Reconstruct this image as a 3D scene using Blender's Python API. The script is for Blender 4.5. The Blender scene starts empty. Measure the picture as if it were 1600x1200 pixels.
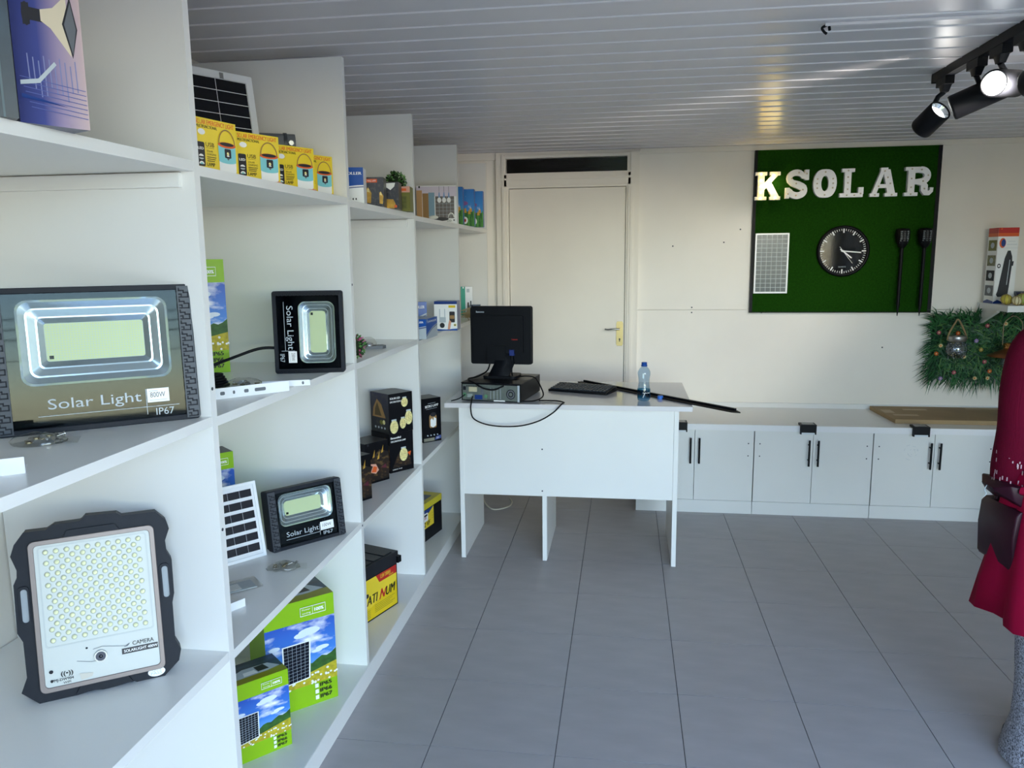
import bpy, bmesh, math, random
from mathutils import Vector, Matrix
R = math.radians
random.seed(7)
S = bpy.context.scene
COL = S.collection

# ------------------------------------------------------------------ camera, sky, sun, exposure
cam = bpy.data.objects.new('camera', bpy.data.cameras.new('camera'))
COL.objects.link(cam)
cam.data.sensor_width = 36.0
cam.data.lens = 1214.91 / 1600 * 36.0
cam.data.clip_start = 0.01
def cam_matrix(yaw, pitch, roll, h):
    cy, sy, cp, sp, cr, sr = math.cos(yaw), math.sin(yaw), math.cos(pitch), math.sin(pitch), math.cos(roll), math.sin(roll)
    f = Vector((sy*cp, cy*cp, -sp)); r = Vector((cy, -sy, 0)); u = r.cross(f)
    r2 = r*cr + u*sr; u2 = -r*sr + u*cr
    m = Matrix((r2, u2, -f)).transposed().to_4x4(); m.translation = (0, 0, h)
    return m
cam.matrix_world = cam_matrix(-.1451, .15987, -.0106, 1.5314)
S.camera = cam
wd = bpy.data.worlds.new('sky'); S.world = wd; wd.use_nodes = True
nt = wd.node_tree
sky = nt.nodes.new('ShaderNodeTexSky'); sky.sky_type = 'NISHITA'; sky.sun_disc = False
sky.sun_elevation = R(52); sky.sun_rotation = R(20); sky.air_density = 1.0; sky.dust_density = .25; sky.ozone_density = 1.0
nt.links.new(sky.outputs[0], nt.nodes['Background'].inputs[0])
nt.nodes['Background'].inputs[1].default_value = 0.7
sun = bpy.data.objects.new('sun', bpy.data.lights.new('sun', 'SUN')); COL.objects.link(sun)
sun.data.energy = 4.2; sun.data.angle = R(.6); sun.data.color = (1.0, .93, .82)
sun.rotation_euler = (R(-38), 0, R(-20))
portal = bpy.data.objects.new('shopfront_portal', bpy.data.lights.new('shopfront_portal', 'AREA')); COL.objects.link(portal)
portal.data.shape = 'RECTANGLE'; portal.data.size = 3.0; portal.data.size_y = 2.2
portal.data.cycles.is_portal = True
portal.location = (1.13, -.2, 1.1); portal.rotation_euler = (R(90), 0, 0)
S.view_settings.view_transform = 'Standard'; S.view_settings.look = 'None'
S.view_settings.gamma = 1.0; S.view_settings.use_curve_mapping = False
S.view_settings.exposure = 1.63
S.cycles.max_bounces = 10; S.cycles.diffuse_bounces = 6; S.cycles.transparent_max_bounces = 12
S.cycles.sample_clamp_indirect = 6.0; S.cycles.caustics_reflective = False; S.cycles.caustics_refractive = False

# ------------------------------------------------------------------ materials
def lin(h):
    h = h.lstrip('#'); c = [int(h[i:i+2], 16)/255 for i in (0, 2, 4)]
    return tuple(x/12.92 if x <= .04045 else ((x+.055)/1.055)**2.4 for x in c) + (1,)
MATS = {}
def mat(name, col='#ffffff', rough=.5, metal=0., spec=.5, noise=0, nscale=8, bump=0, bscale=60, emit=0, emitcol=None, trans=0, ior=1.45, coat=0, coords='Object', stretch=None):
    if name in MATS: return MATS[name]
    m = bpy.data.materials.new(name); m.use_nodes = True
    t = m.node_tree; b = t.nodes['Principled BSDF']
    c = lin(col)
    b.inputs['Base Color'].default_value = c; b.inputs['Roughness'].default_value = rough
    b.inputs['Metallic'].default_value = metal; b.inputs['Specular IOR Level'].default_value = spec
    b.inputs['IOR'].default_value = ior; b.inputs['Transmission Weight'].default_value = trans
    b.inputs['Coat Weight'].default_value = coat
    m.diffuse_color = c
    if emit:
        b.inputs['Emission Color'].default_value = lin(emitcol or col); b.inputs['Emission Strength'].default_value = emit
    if noise or bump:
        tc = t.nodes.new('ShaderNodeTexCoord'); mp = t.nodes.new('ShaderNodeMapping')
        t.links.new(tc.outputs[coords], mp.inputs[0])
        if stretch: mp.inputs['Scale'].default_value = stretch
    if noise:
        n = t.nodes.new('ShaderNodeTexNoise'); n.inputs['Scale'].default_value = nscale; n.inputs['Detail'].default_value = 6
        t.links.new(mp.outputs[0], n.inputs['Vector'])
        rp = t.nodes.new('ShaderNodeMapRange'); rp.inputs[1].default_value = .3; rp.inputs[2].default_value = .7
        rp.inputs[3].default_value = 1-noise; rp.inputs[4].default_value = 1+noise
        t.links.new(n.outputs[0], rp.inputs[0])
        mx = t.nodes.new('ShaderNodeMix'); mx.data_type = 'RGBA'; mx.blend_type = 'MULTIPLY'; mx.inputs['Factor'].default_value = 1
        mx.inputs['A'].default_value = c
        t.links.new(rp.outputs[0], mx.inputs['B']); t.links.new(mx.outputs['Result'], b.inputs['Base Color'])
    if bump:
        n2 = t.nodes.new('ShaderNodeTexNoise'); n2.inputs['Scale'].default_value = bscale; n2.inputs['Detail'].default_value = 4
        t.links.new(mp.outputs[0], n2.inputs['Vector'])
        bp = t.nodes.new('ShaderNodeBump'); bp.inputs['Strength'].default_value = bump; bp.inputs['Distance'].default_value = .002
        t.links.new(n2.outputs[0], bp.inputs['Height']); t.links.new(bp.outputs[0], b.inputs['Normal'])
    MATS[name] = m
    return m
def uvpic(name, stops, scale=(2, 5), lo=.45, hi=.7, over='#ffffff', amt=1.0, rough=.35, axis='Y'):
    """a printed picture: vertical colour ramp of the print with a noise pattern over it (UV based)"""
    m = bpy.data.materials.new(name); m.use_nodes = True
    t = m.node_tree; b = t.nodes['Principled BSDF']; b.inputs['Roughness'].default_value = rough
    tc = t.nodes.new('ShaderNodeTexCoord'); sp = t.nodes.new('ShaderNodeSeparateXYZ'); t.links.new(tc.outputs['UV'], sp.inputs[0])
    rp = t.nodes.new('ShaderNodeValToRGB'); el = rp.color_ramp.elements
    while len(el) < len(stops): el.new(.5)
    for e, (p, c) in zip(el, stops): e.position = p; e.color = lin(c)
    t.links.new(sp.outputs[axis], rp.inputs[0])
    mp = t.nodes.new('ShaderNodeMapping'); mp.inputs['Scale'].default_value = (scale[0], scale[1], 1); t.links.new(tc.outputs['UV'], mp.inputs[0])
    n = t.nodes.new('ShaderNodeTexNoise'); n.inputs['Scale'].default_value = 1.0; n.inputs['Detail'].default_value = 5; t.links.new(mp.outputs[0], n.inputs['Vector'])
    mr = t.nodes.new('ShaderNodeMapRange'); mr.inputs[1].default_value = lo; mr.inputs[2].default_value = hi; mr.inputs[4].default_value = amt
    t.links.new(n.outputs[0], mr.inputs[0])
    mx = t.nodes.new('ShaderNodeMix'); mx.data_type = 'RGBA'; mx.inputs['B'].default_value = lin(over)
    t.links.new(mr.outputs[0], mx.inputs['Factor']); t.links.new(rp.outputs[0], mx.inputs['A']); t.links.new(mx.outputs['Result'], b.inputs['Base Color'])
    MATS[name] = m
    return m
def pane(name, tint='#ffffff', refl=.10, rough=0.0):
    m = bpy.data.materials.new(name); m.use_nodes = True; t = m.node_tree
    for n in list(t.nodes):
        if n.type == 'BSDF_PRINCIPLED': t.nodes.remove(n)
    tr = t.nodes.new('ShaderNodeBsdfTransparent'); tr.inputs[0].default_value = lin(tint)
    gl = t.nodes.new('ShaderNodeBsdfGlossy'); gl.inputs['Roughness'].default_value = rough
    lw = t.nodes.new('ShaderNodeLayerWeight'); lw.inputs[0].default_value = .5
    pw = t.nodes.new('ShaderNodeMath'); pw.operation = 'POWER'; pw.inputs[1].default_value = 5
    t.links.new(lw.outputs['Facing'], pw.inputs[0])
    mr = t.nodes.new('ShaderNodeMapRange'); mr.inputs[3].default_value = refl; mr.inputs[4].default_value = .9
    t.links.new(pw.outputs[0], mr.inputs[0])
    mx = t.nodes.new('ShaderNodeMixShader'); t.links.new(mr.outputs[0], mx.inputs[0])
    t.links.new(tr.outputs[0], mx.inputs[1]); t.links.new(gl.outputs[0], mx.inputs[2])
    t.links.new(mx.outputs[0], t.nodes['Material Output'].inputs[0])
    MATS[name] = m
    return m

LAM = mat('white_laminate', '#e9e8e4', .28, spec=.5, noise=.015, nscale=3)
LAME = mat('white_edge_band', '#efeeee', .35)
WALL = mat('painted_wall', '#eee8de', .35, noise=.03, nscale=2.5, bump=.05, bscale=14)
DOORP = mat('door_paint', '#ebe4d8', .35, noise=.025, nscale=3, bump=.04, bscale=10)
PVC = mat('ceiling_pvc', '#cfccd0', .32, spec=.5, noise=.02, nscale=4)
PVCB = mat('ceiling_bead', '#dddadd', .3)
TILE = mat('floor_tile', '#aba6a5', .42, noise=.07, nscale=5, bump=.05, bscale=30, stretch=(1, 2.5, 1))
GROUT = mat('grout', '#4b4d52', .9)
BLK = mat('black_plastic', '#0d0e12', .5, spec=.22, bump=.05, bscale=300)
BLKG = mat('black_gloss', '#05060a', .06, spec=.2)
DGREY = mat('dark_grey_casing', '#20232a', .55, spec=.25, noise=.08, nscale=40)
MGREY = mat('mid_grey_plastic', '#666a70', .5)
GUN = mat('gunmetal_rib', '#3f4349', .45, metal=.2)
SIL = mat('silver_reflector', '#d8dde0', .16, metal=.9)
SILB = mat('bright_step', '#f4f8fa', .12, metal=.6)
LEDP = mat('led_plate', '#e9eccb', .4)
LEDY = mat('led_chip', '#f4f2b0', .3)
WHT = mat('white_plastic', '#eef0f2', .35)
WHTP = mat('white_print', '#f4f4f2', .4)
GRYP = mat('grey_print', '#b9c2c8', .4)
INK = mat('black_print', '#131313', .4)
DARKP = mat('dark_print', '#24242a', .4)
STEEL = mat('steel', '#a9a9a6', .3, metal=.9)
BRASS = mat('brass', '#9a8a62', .32, metal=.85)
COPPER = mat('copper', '#9a6442', .32, metal=.9)
KRAFT = mat('kraft_card', '#a08763', .8, noise=.08, nscale=6)
KRAFT2 = mat('kraft_tape', '#b79d74', .5)
CELL = mat('solar_cell', '#0b0f1e', .18, noise=.2, nscale=30)
CELLG = mat('solar_cell_grey', '#465154', .25, noise=.15, nscale=25)
ALU = mat('white_aluminium', '#e6e8ea', .35, metal=.1)
YEL = mat('yellow_card', '#f0d234', .32, noise=.06, nscale=6)
YELD = mat('yellow_label', '#e2c212', .35, noise=.04, nscale=8)
ORG = mat('orange_print', '#e2622a', .4)
RED = mat('red_print', '#c02a24', .4)
AQUA = mat('aqua_print', '#84cdd3', .4)
SKIN_P = mat('skin_print', '#d99a7c', .5)
GRN = mat('lime_card', '#8dbb12', .32)
GRND = mat('olive_card', '#8d8a14', .35)
HILL = mat('hill_print', '#2f5a1e', .5, noise=.4, nscale=60)
FIELD = mat('field_print', '#b7a823', .5, noise=.25, nscale=80)
BLUE = mat('blue_card', '#1f55a8', .3)
BLUED = mat('deep_blue_card', '#183a80', .3)
TEAL = mat('teal_card', '#1fa288', .4)
BCARD = mat('black_card', '#0c0c11', .3, spec=.25)
BCARD2 = mat('black_card_side', '#22242c', .35, noise=.3, nscale=14)
GOLDP = mat('gold_print', '#c79a3c', .4, noise=.3, nscale=40)
PALEG = mat('lit_glass_print', '#e8dd9a', .4, noise=.3, nscale=150)
BROWNP = mat('brown_print', '#a07b4a', .5)
TANP = mat('tan_print', '#c59a68', .5)
PINKP = mat('pink_print', '#d9a08a', .5)
OLIVE = mat('olive_print', '#74732f', .5)
GLASSF = pane('floodlight_glass', '#f2f6f6', .0)
GLASSD = pane('transom_glass', '#8a8a8a', .05)
FILM = pane('clear_film', '#f6f6f4', .05, .15)
PICSKY = uvpic('print_sky', [(0, '#8fc0ee'), (.45, '#3f83d8'), (1, '#2b56b8')], (2.2, 4.5), .5, .68)
PICDARK = uvpic('print_storm', [(0, '#1c2a36'), (.4, '#33485a'), (1, '#1e2e42')], (3, 3), .35, .75, '#0a1420', .8)
PICNIGHT = uvpic('print_night', [(0, '#121826'), (.3, '#2a2f3c'), (1, '#3a3a44')], (9, 9), .5, .8, '#77746a', .5)
PICTENT = uvpic('print_dusk', [(0, '#101318'), (.5, '#2c2b33'), (1, '#2c2e48')], (6, 6), .5, .75, '#50503f', .5)
PICFIRE = uvpic('print_fire', [(0, '#140d0a'), (.4, '#2c1c14'), (1, '#141310')], (5, 8), .52, .7, '#8a6a3a', .6)
PICNAVY = uvpic('print_navy', [(0, '#1a2668'), (.35, '#3a4488'), (.62, '#9a8aa8'), (1, '#c8b0b0')], (2, 2), .6, .9, '#101a50', .5, axis='X')
PICFLOWER = uvpic('print_blue_sky', [(0, '#d8e4f2'), (.35, '#2f8fd8'), (1, '#1f78c8')], (3, 3), .6, .75)
PICSIDE = uvpic('print_green_side', [(0, '#a8a014'), (.3, '#6a8a1a'), (1, '#4d7f1c')], (12, 20), .45, .6, '#b8c020', .7)

# ------------------------------------------------------------------ geometry helper
class G:
    def __init__(s, W=1, H=1, y=0.):
        s.v = []; s.f = []; s.m = []; s.uv = []; s.sm = []; s.mats = []; s.W, s.H, s.y = W, H, y; s.M = None; s.k = 0
    def mi(s, m):
        if m not in s.mats: s.mats.append(m)
        return s.mats.index(m)
    def add(s, vs, fs, m, smooth=False, uvs=None):
        o = len(s.v); i = s.mi(m)
        for p in vs:
            p = Vector(p); s.v.append(s.M @ p if s.M else p)
        for k, f in enumerate(fs):
            s.f.append([a+o for a in f]); s.m.append(i); s.sm.append(smooth); s.uv.append(uvs[k] if uvs else None)
        return s
    def box(s, x0, y0, z0, x1, y1, z1, m, front=None, top=None):
        x0, x1 = min(x0, x1), max(x0, x1); y0, y1 = min(y0, y1), max(y0, y1); z0, z1 = min(z0, z1), max(z0, z1)
        vs = [(x0,y0,z0),(x1,y0,z0),(x1,y1,z0),(x0,y1,z0),(x0,y0,z1),(x1,y0,z1),(x1,y1,z1),(x0,y1,z1)]
        q = [(0,0),(1,0),(1,1),(0,1)]
        for f, mm in (((3,2,1,0), m), ((4,5,6,7), top or m), ((0,1,5,4), front or m), ((1,2,6,5), m), ((2,3,7,6), m), ((3,0,4,7), m)):
            s.add([vs[i] for i in f], [(0,1,2,3)], mm, uvs=[q])
        return s
    def prism(s, pts, y0, y1, m, side=None, axis='y'):
        """outline pts (a,b) extruded along an axis; front cap at y0"""
        n = len(pts)
        def P(a, b, c): return (a, c, b) if axis == 'y' else ((a, b, c) if axis == 'z' else (c, a, b))
        ar = sum(pts[i][0]*pts[(i+1) % n][1]-pts[(i+1) % n][0]*pts[i][1] for i in range(n))
        if ar < 0: pts = pts[::-1]
        vs = [P(a, b, y0) for a, b in pts] + [P(a, b, y1) for a, b in pts]
        s.add(vs, [tuple(range(n)), tuple(range(2*n-1, n-1, -1))], m)
        s.add(vs, [(i, i+n, (i+1) % n+n, (i+1) % n) for i in range(n)], side or m)
        return s
    def ring(s, outer, inner, y0, y1, m):
        """flat frame between two outlines with equal point counts"""
        n = len(outer); vs = [(a, y0, b) for a, b in outer]+[(a, y0, b) for a, b in inner]+[(a, y1, b) for a, b in outer]+[(a, y1, b) for a, b in inner]
        fs = []
        for i in range(n):
            j = (i+1) % n
            fs += [(i, j, n+j, n+i), (2*n+j, 2*n+i, 3*n+i, 3*n+j), (j, i, 2*n+i, 2*n+j), (n+i, n+j, 3*n+j, 3*n+i)]
        return s.add(vs, fs, m)
    def lathe(s, prof, c=(0,0,0), n=20, m=None, smooth=True, axis='z', cap=True):
        vs = []; fs = []
        for r, z in prof:
            for k in range(n):
                a = 2*math.pi*k/n; x, y = r*math.cos(a), r*math.sin(a)
                p = (x, y, z) if axis == 'z' else ((x, z, y) if axis == 'y' else (z, x, y))
                vs.append((c[0]+p[0], c[1]+p[1], c[2]+p[2]))
        L = len(prof)
        for i in range(L-1):
            for k in range(n):
                k2 = (k+1) % n; fs.append((i*n+k, i*n+k2, (i+1)*n+k2, (i+1)*n+k))
        s.add(vs, fs, m, smooth)
        if not cap: return s
        if prof[0][0] > 1e-5: s.add(vs[:n], [tuple(range(n-1, -1, -1))], m)
        if prof[-1][0] > 1e-5: s.add(vs[-n:], [tuple(range(n))], m)
        return s
    def cyl(s, a, b, r, m, n=12, r2=None):
        a, b = Vector(a), Vector(b); d = (b-a).normalized(); u = d.orthogonal().normalized(); w = d.cross(u)
        r2 = r if r2 is None else r2; vs = []
        for P, rr in ((a, r), (b, r2)):
            for k in range(n):
                t = 2*math.pi*k/n; vs.append(P+(u*math.cos(t)+w*math.sin(t))*rr)
        s.add(vs, [(k, (k+1) % n, n+(k+1) % n, n+k) for k in range(n)], m, True)
        s.add(vs[:n], [tuple(range(n-1, -1, -1))], m); s.add(vs[n:], [tuple(range(n))], m)
        return s
    def tube(s, pts, r, m, n=8, smooth_path=True, sub=6):
        P = [Vector(p) for p in pts]
        if smooth_path and len(P) > 2:
            Q = []
            for i in range(len(P)-1):
                p0, p1, p2, p3 = P[max(i-1, 0)], P[i], P[i+1], P[min(i+2, len(P)-1)]
                for k in range(sub):
                    t = k/sub; Q.append(.5*((2*p1)+(p2-p0)*t+(2*p0-5*p1+4*p2-p3)*t*t+(3*p1-p0-3*p2+p3)*t**3))
            P = Q+[P[-1]]
        vs = []; up = None
        for i, p in enumerate(P):
            d = (P[min(i+1, len(P)-1)]-P[max(i-1, 0)]).normalized()
            up = d.orthogonal().normalized() if up is None else (up-d*up.dot(d)).normalized()
            w = d.cross(up)
            rr = r(i/(len(P)-1)) if callable(r) else r
            for k in range(n):
                t = 2*math.pi*k/n; vs.append(p+(up*math.cos(t)+w*math.sin(t))*rr)
        L = len(P)
        s.add(vs, [(i*n+k, i*n+(k+1) % n, (i+1)*n+(k+1) % n, (i+1)*n+k) for i in range(L-1) for k in range(n)], m, True)
        s.add(vs[:n], [tuple(range(n-1, -1, -1))], m); s.add(vs[-n:], [tuple(range(n))], m)
        return s
    def loft(s, rings, m, cap=True):
        n = len(rings[0]); vs = [p for r in rings for p in r]
        s.add(vs, [(i*n+k, i*n+(k+1) % n, (i+1)*n+(k+1) % n, (i+1)*n+k) for i in range(len(rings)-1) for k in range(n)], m, True)
        if cap: s.add(rings[0], [tuple(range(n-1, -1, -1))], m); s.add(rings[-1], [tuple(range(n))], m)
        return s
    def ball(s, c, r, m, n=12, rings=8, sc=(1,1,1)):
        vs = []; fs = []
        for i in range(rings+1):
            t = math.pi*i/rings
            for k in range(n):
                a = 2*math.pi*k/n; vs.append((c[0]+r*sc[0]*math.sin(t)*math.cos(a), c[1]+r*sc[1]*math.sin(t)*math.sin(a), c[2]-r*sc[2]*math.cos(t)))
        for i in range(rings):
            for k in range(n): fs.append((i*n+k, i*n+(k+1) % n, (i+1)*n+(k+1) % n, (i+1)*n+k))
        return s.add(vs, fs, m, True)
    # ---- printing on the local front plane (x across, z up), coordinates 0..1 of W x H
    def lay(s): s.k += 1; return s.y-.00005*s.k
    def poly(s, pts, m):
        y = s.lay(); ar = sum(pts[i][0]*pts[(i+1) % len(pts)][1]-pts[(i+1) % len(pts)][0]*pts[i][1] for i in range(len(pts)))
        if ar < 0: pts = pts[::-1]
        us = [p[0] for p in pts]; ws = [p[1] for p in pts]; u0, w0 = min(us), min(ws); du, dw = max(us)-u0 or 1, max(ws)-w0 or 1
        return s.add([(u*s.W, y, w*s.H) for u, w in pts], [tuple(range(len(pts)))], m, uvs=[[((u-u0)/du, (w-w0)/dw) for u, w in pts]])
    def rect(s, u0, v0, u1, v1, m): return s.poly([(u0,v0),(u1,v0),(u1,v1),(u0,v1)], m)
    def oval(s, u, v, ru, rv, m, n=18, a0=0, a1=360):
        return s.poly([(u+ru*math.cos(R(a0+(a1-a0)*k/n)), v+rv*math.sin(R(a0+(a1-a0)*k/n))) for k in range(n if a1-a0 >= 360 else n+1)], m)
    def line(s, u0, v0, u1, v1, w, m):
        dx, dz = (u1-u0)*s.W, (v1-v0)*s.H; L = math.hypot(dx, dz) or 1; nx, nz = -dz/L*w/2/s.W, dx/L*w/2/s.H
        return s.poly([(u0-nx,v0-nz),(u1-nx,v1-nz),(u1+nx,v1+nz),(u0+nx,v0+nz)], m)
    def text(s, txt, u, v, h, m, w=None, bold=0, rot=0, shear=0, align='L', thick=0):
        """h = capital height in metres; w = fitted width in metres; rot in degrees"""
        if bold:                      # heavier strokes: the same glyphs printed again a hair to each side
            vs, fs, (x0, x1) = glyphs(txt, 0, shear); kk = (w/(x1-x0)) if w else h/.69
            for d in (-1.6, 1.6): s.text(txt, u+d*bold*kk*math.cos(R(rot))/s.W, v+d*bold*kk*math.sin(R(rot))/s.H, h, m, w, 0, rot, shear, align, thick)
        vs, fs, (x0, x1) = glyphs(txt, 0, shear)
        k = h/.69; sx = (w/(x1-x0)) if w else k; y = s.lay()
        wid = (x1-x0)*sx; ox = {'L': 0, 'C': -wid/2, 'R': -wid}[align]
        ca, sa = math.cos(R(rot)), math.sin(R(rot)); out = []
        for a, b in vs:
            px, pz = (a-x0)*sx+ox, b*k
            out.append((u*s.W+px*ca-pz*sa, y-thick, v*s.H+px*sa+pz*ca))
        return s.add(out, fs, m)
    def build(s, name, parent=None, loc=None, rot=None, bevel=0, seg=2, subsurf=0):
        me = bpy.data.meshes.new(name)
        me.from_pydata([tuple(v) for v in s.v], [], s.f)
        for m in s.mats: me.materials.append(m)
        me.polygons.foreach_set('material_index', s.m); me.polygons.foreach_set('use_smooth', s.sm)
        if any(s.uv):
            ul = me.uv_layers.new(name='UVMap')
            for p, u in zip(me.polygons, s.uv):
                if u:
                    for li, q in zip(p.loop_indices, u): ul.data[li].uv = q
        me.update()
        o = bpy.data.objects.new(name, me); COL.objects.link(o)
        if parent: o.parent = parent
        if loc: o.location = loc
        if rot: o.rotation_euler = rot
        if bevel:
            b = o.modifiers.new('edge', 'BEVEL'); b.width = bevel; b.segments = seg; b.limit_method = 'ANGLE'; b.angle_limit = R(40)
        if subsurf:
            b = o.modifiers.new('round', 'SUBSURF'); b.levels = subsurf; b.render_levels = subsurf
        return o
GC = {}
_tc = bpy.data.curves.new('glyphs', 'FONT'); _to = bpy.data.objects.new('glyphs', _tc)
def glyphs(txt, bold=0, shear=0):
    key = (txt, bold, shear)
    if key in GC: return GC[key]
    _tc.body = txt; _tc.offset = bold; _tc.shear = shear; _tc.resolution_u = 3; _tc.fill_mode = 'FRONT'; _tc.size = 1.0
    me = _to.to_mesh()
    vs = [(v.co.x, v.co.y) for v in me.vertices]; fs = [tuple(p.vertices) for p in me.polygons]
    xs = [a for a, b in vs] or [0, 1]
    GC[key] = (vs, fs, (min(xs), max(xs))); _to.to_mesh_clear()
    return GC[key]
def rr(x0, z0, x1, z1, r, n=5):
    out = []
    for cx, cz, a in ((x1-r, z0+r, -90), (x1-r, z1-r, 0), (x0+r, z1-r, 90), (x0+r, z0+r, 180)):
        for k in range(n+1): t = R(a+90*k/n); out.append((cx+r*math.cos(t), cz+r*math.sin(t)))
    return out

def thing(name, label, cat, loc=(0,0,0), yaw=0, tilt=0, group=None):
    o = bpy.data.objects.new(name, None); COL.objects.link(o); o.empty_display_size = .05
    o.location = loc; o.rotation_euler = (-R(tilt), 0, R(yaw)); o['label'] = label; o['category'] = cat
    if group: o['group'] = group
    return o
def tag(o, label, cat, group=None, kind=None):
    o['label'] = label; o['category'] = cat
    if group: o['group'] = group
    if kind: o['kind'] = kind
    return o
def struct(o): o['kind'] = 'structure'; return o
def sroot(name):
    o = bpy.data.objects.new(name, None); COL.objects.link(o); o['kind'] = 'structure'; return o
def copy_tree(o, parent=None):
    c = o.copy(); COL.objects.link(c)
    if parent: c.parent = parent
    for ch in list(o.children): copy_tree(ch, c)
    return c
def share(o, parent, loc=None, name=None):
    c = bpy.data.objects.new(name or o.name.split('.')[0], o.data); COL.objects.link(c); c.parent = parent
    if loc: c.location = loc
    for m in o.modifiers:
        if m.type == 'BEVEL':
            b = c.modifiers.new('edge', 'BEVEL'); b.width = m.width; b.segments = m.segments; b.limit_method = 'ANGLE'; b.angle_limit = m.angle_limit
    return c

# ------------------------------------------------------------------ the room
XL, XR, YF, YB, ZC = -1.475, 2.72, -.2, 5.2, 2.215
floor = struct(G().box(XL-.12, YF, -.10, XR+.12, YB+.12, -.004, GROUT).build('floor'))
T = .4; tx0, ty0 = -.5987, 2.2023
tile0 = None
for i in range(-2, 9):
    for j in range(-6, 8):
        x0, x1 = max(tx0+i*T, -1.0), min(tx0+(i+1)*T, XR); y0, y1 = max(ty0+j*T, YF), min(ty0+(j+1)*T, YB)
        if x1-x0 < .02 or y1-y0 < .02: continue
        g = .0013
        if abs(x1-x0-T) < 1e-6 and abs(y1-y0-T) < 1e-6:
            if tile0 is None:
                tile0 = G().box(g, g, -.008, T-g, T-g, 0, TILE).build('tile', floor, (x0, y0, 0))
            else: share(tile0, floor, (x0, y0, 0))
        else: G().box(g, g, -.008, x1-x0-g, y1-y0-g, 0, TILE).build('tile', floor, (x0, y0, 0))
ceil = struct(G().box(XL-.12, YF-.2, ZC+.006, XR+.12, YB+.12, ZC+.06, PVC).build('ceiling'))
PW = .1366; pl0 = None; y = 2.795-22*PW
while y < YB-.002:
    w = min(PW, YB-y)
    if pl0 is None or w < PW-1e-6:
        q = G()
        q.prism([(.0105, 0), (w-.001, 0), (w-.001, .006), (.0105, .006)], XL, XR, PVC, axis='x')
        q.prism([(.0015, .0045)]+[(.0055+.0045*math.cos(t), .001-.0045*math.sin(t)) for t in [math.pi*k/6 for k in range(6, -1, -1)]]+[(.0100, .0045)], XL, XR, PVCB, axis='x')
        o = q.build('ceiling_plank', ceil, (0, y, ZC))
        if w >= PW-1e-6: pl0 = o
    else: share(pl0, ceil, (0, y, ZC))
    y += PW
struct(G().box(XL-.12, YF, 0, XL, YB+.12, ZC+.05, WALL).build('wall_left'))
struct(G().box(XR, YF, 0, XR+.12, YB+.12, ZC+.05, WALL).build('wall_right'))
wb = sroot('wall_back')
def wp(x0, z0, x1, z1): G().box(x0, YB, z0, x1, YB+.1, z1, WALL).build('wall_panel', wb, bevel=.0008, seg=1)
wp(XL, 0, -.85, ZC); wp(.08, 0, XR, 1.1885); wp(.08, 1.1905, XR, ZC); wp(-.85, 2.19, .08, ZC); G().box(-.85, YB+.065, 0, .08, YB+.1, 2.0, BLK).build('door_light_block', wb)  # black sheet added behind the door to keep sky out of its gaps
for x, z in ((.43, 1.205), (.43, 1.172), (.87, 1.205), (.87, 1.172), (.62, 1.62), (1.62, .95), (.30, 1.60), (.72, 1.70)):
    G().cyl((x, YB+.001, z), (x, YB-.0012, z), .005, GUN, 8).build('screw_head', wb)
wf = sroot('wall_front')
G().box(XL-.12, YF-.15, 0, -.35, YF, ZC, WALL).build('wall_pier', wf)
G().box(2.62, YF-.15, 0, XR+.12, YF, ZC, WALL).build('wall_pier', wf)
G().box(-.35, YF-.15, 2.10, 2.62, YF, ZC, WALL).build('shading_lintel', wf)  # unseen beam added to cut sky light and dim the upper room
# outside, seen in the reflections and lighting the shop
PAVE = mat('sandy_paving', '#b0a48f', .9, noise=.12, nscale=1.5)
struct(G().box(-30, -6.5, -.12, 34, YF, -.06, PAVE).build('ground'))
struct(G().box(-60, -90, -.30, 70, -6.5, -.10, mat('tarmac', '#2e3034', .9, noise=.15, nscale=2)).build('backdrop_road'))  # dark road added out of view to darken the floodlight reflections
bl = thing('street_building', 'low tan building across the street, seen mirrored in the floodlights', 'building', (-6, -12, -.06))
TAN = mat('tan_render', '#b79f80', .8, noise=.05, nscale=1)
G().box(-5, -4, 0, 5.2, 0, 2.9, TAN).build('wall', bl); G().box(-5.2, -4.2, 2.9, 5.4, .3, 3.05, GUN).build('roof', bl)
for k in range(3): G().box(-4+k*3, -.02, .9, -2.6+k*3, .03, 2.1, mat('dark_glass', '#20262c', .1)).build('window', bl)
hd = G()
for k in range(7): hd.ball((-1.6+k*.42, 0, .25), .36+.1*math.sin(k*2.1), mat('hedge_green', '#4f8a2e', .9, noise=.3, nscale=14), 12, 8, (1, .8, 1.1))
hd = hd.build('hedge', None, (-.3, -4.6, -.06)); tag(hd, 'clipped green hedge on the pavement outside, seen mirrored in the floodlight', 'hedge')
for k, (h, r) in enumerate(((2.6, .012), (3.1, .018), (3.35, .018), (3.6, .018), (4.3, .02), (4.9, .014))):
    c = G().tube([(-4, -26, h+1.2), (6, -18.5, h+.15), (13, -13, h-.1), (22, -6, h+.9)], r, BLK, 6).build('power_cable')
    tag(c, '%s of the six black overhead power cables across the street, seen mirrored in glass' % ('lowest', 'second lowest', 'third lowest', 'third highest', 'second highest', 'highest')[k], 'cable', 'overhead power cables')

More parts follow.
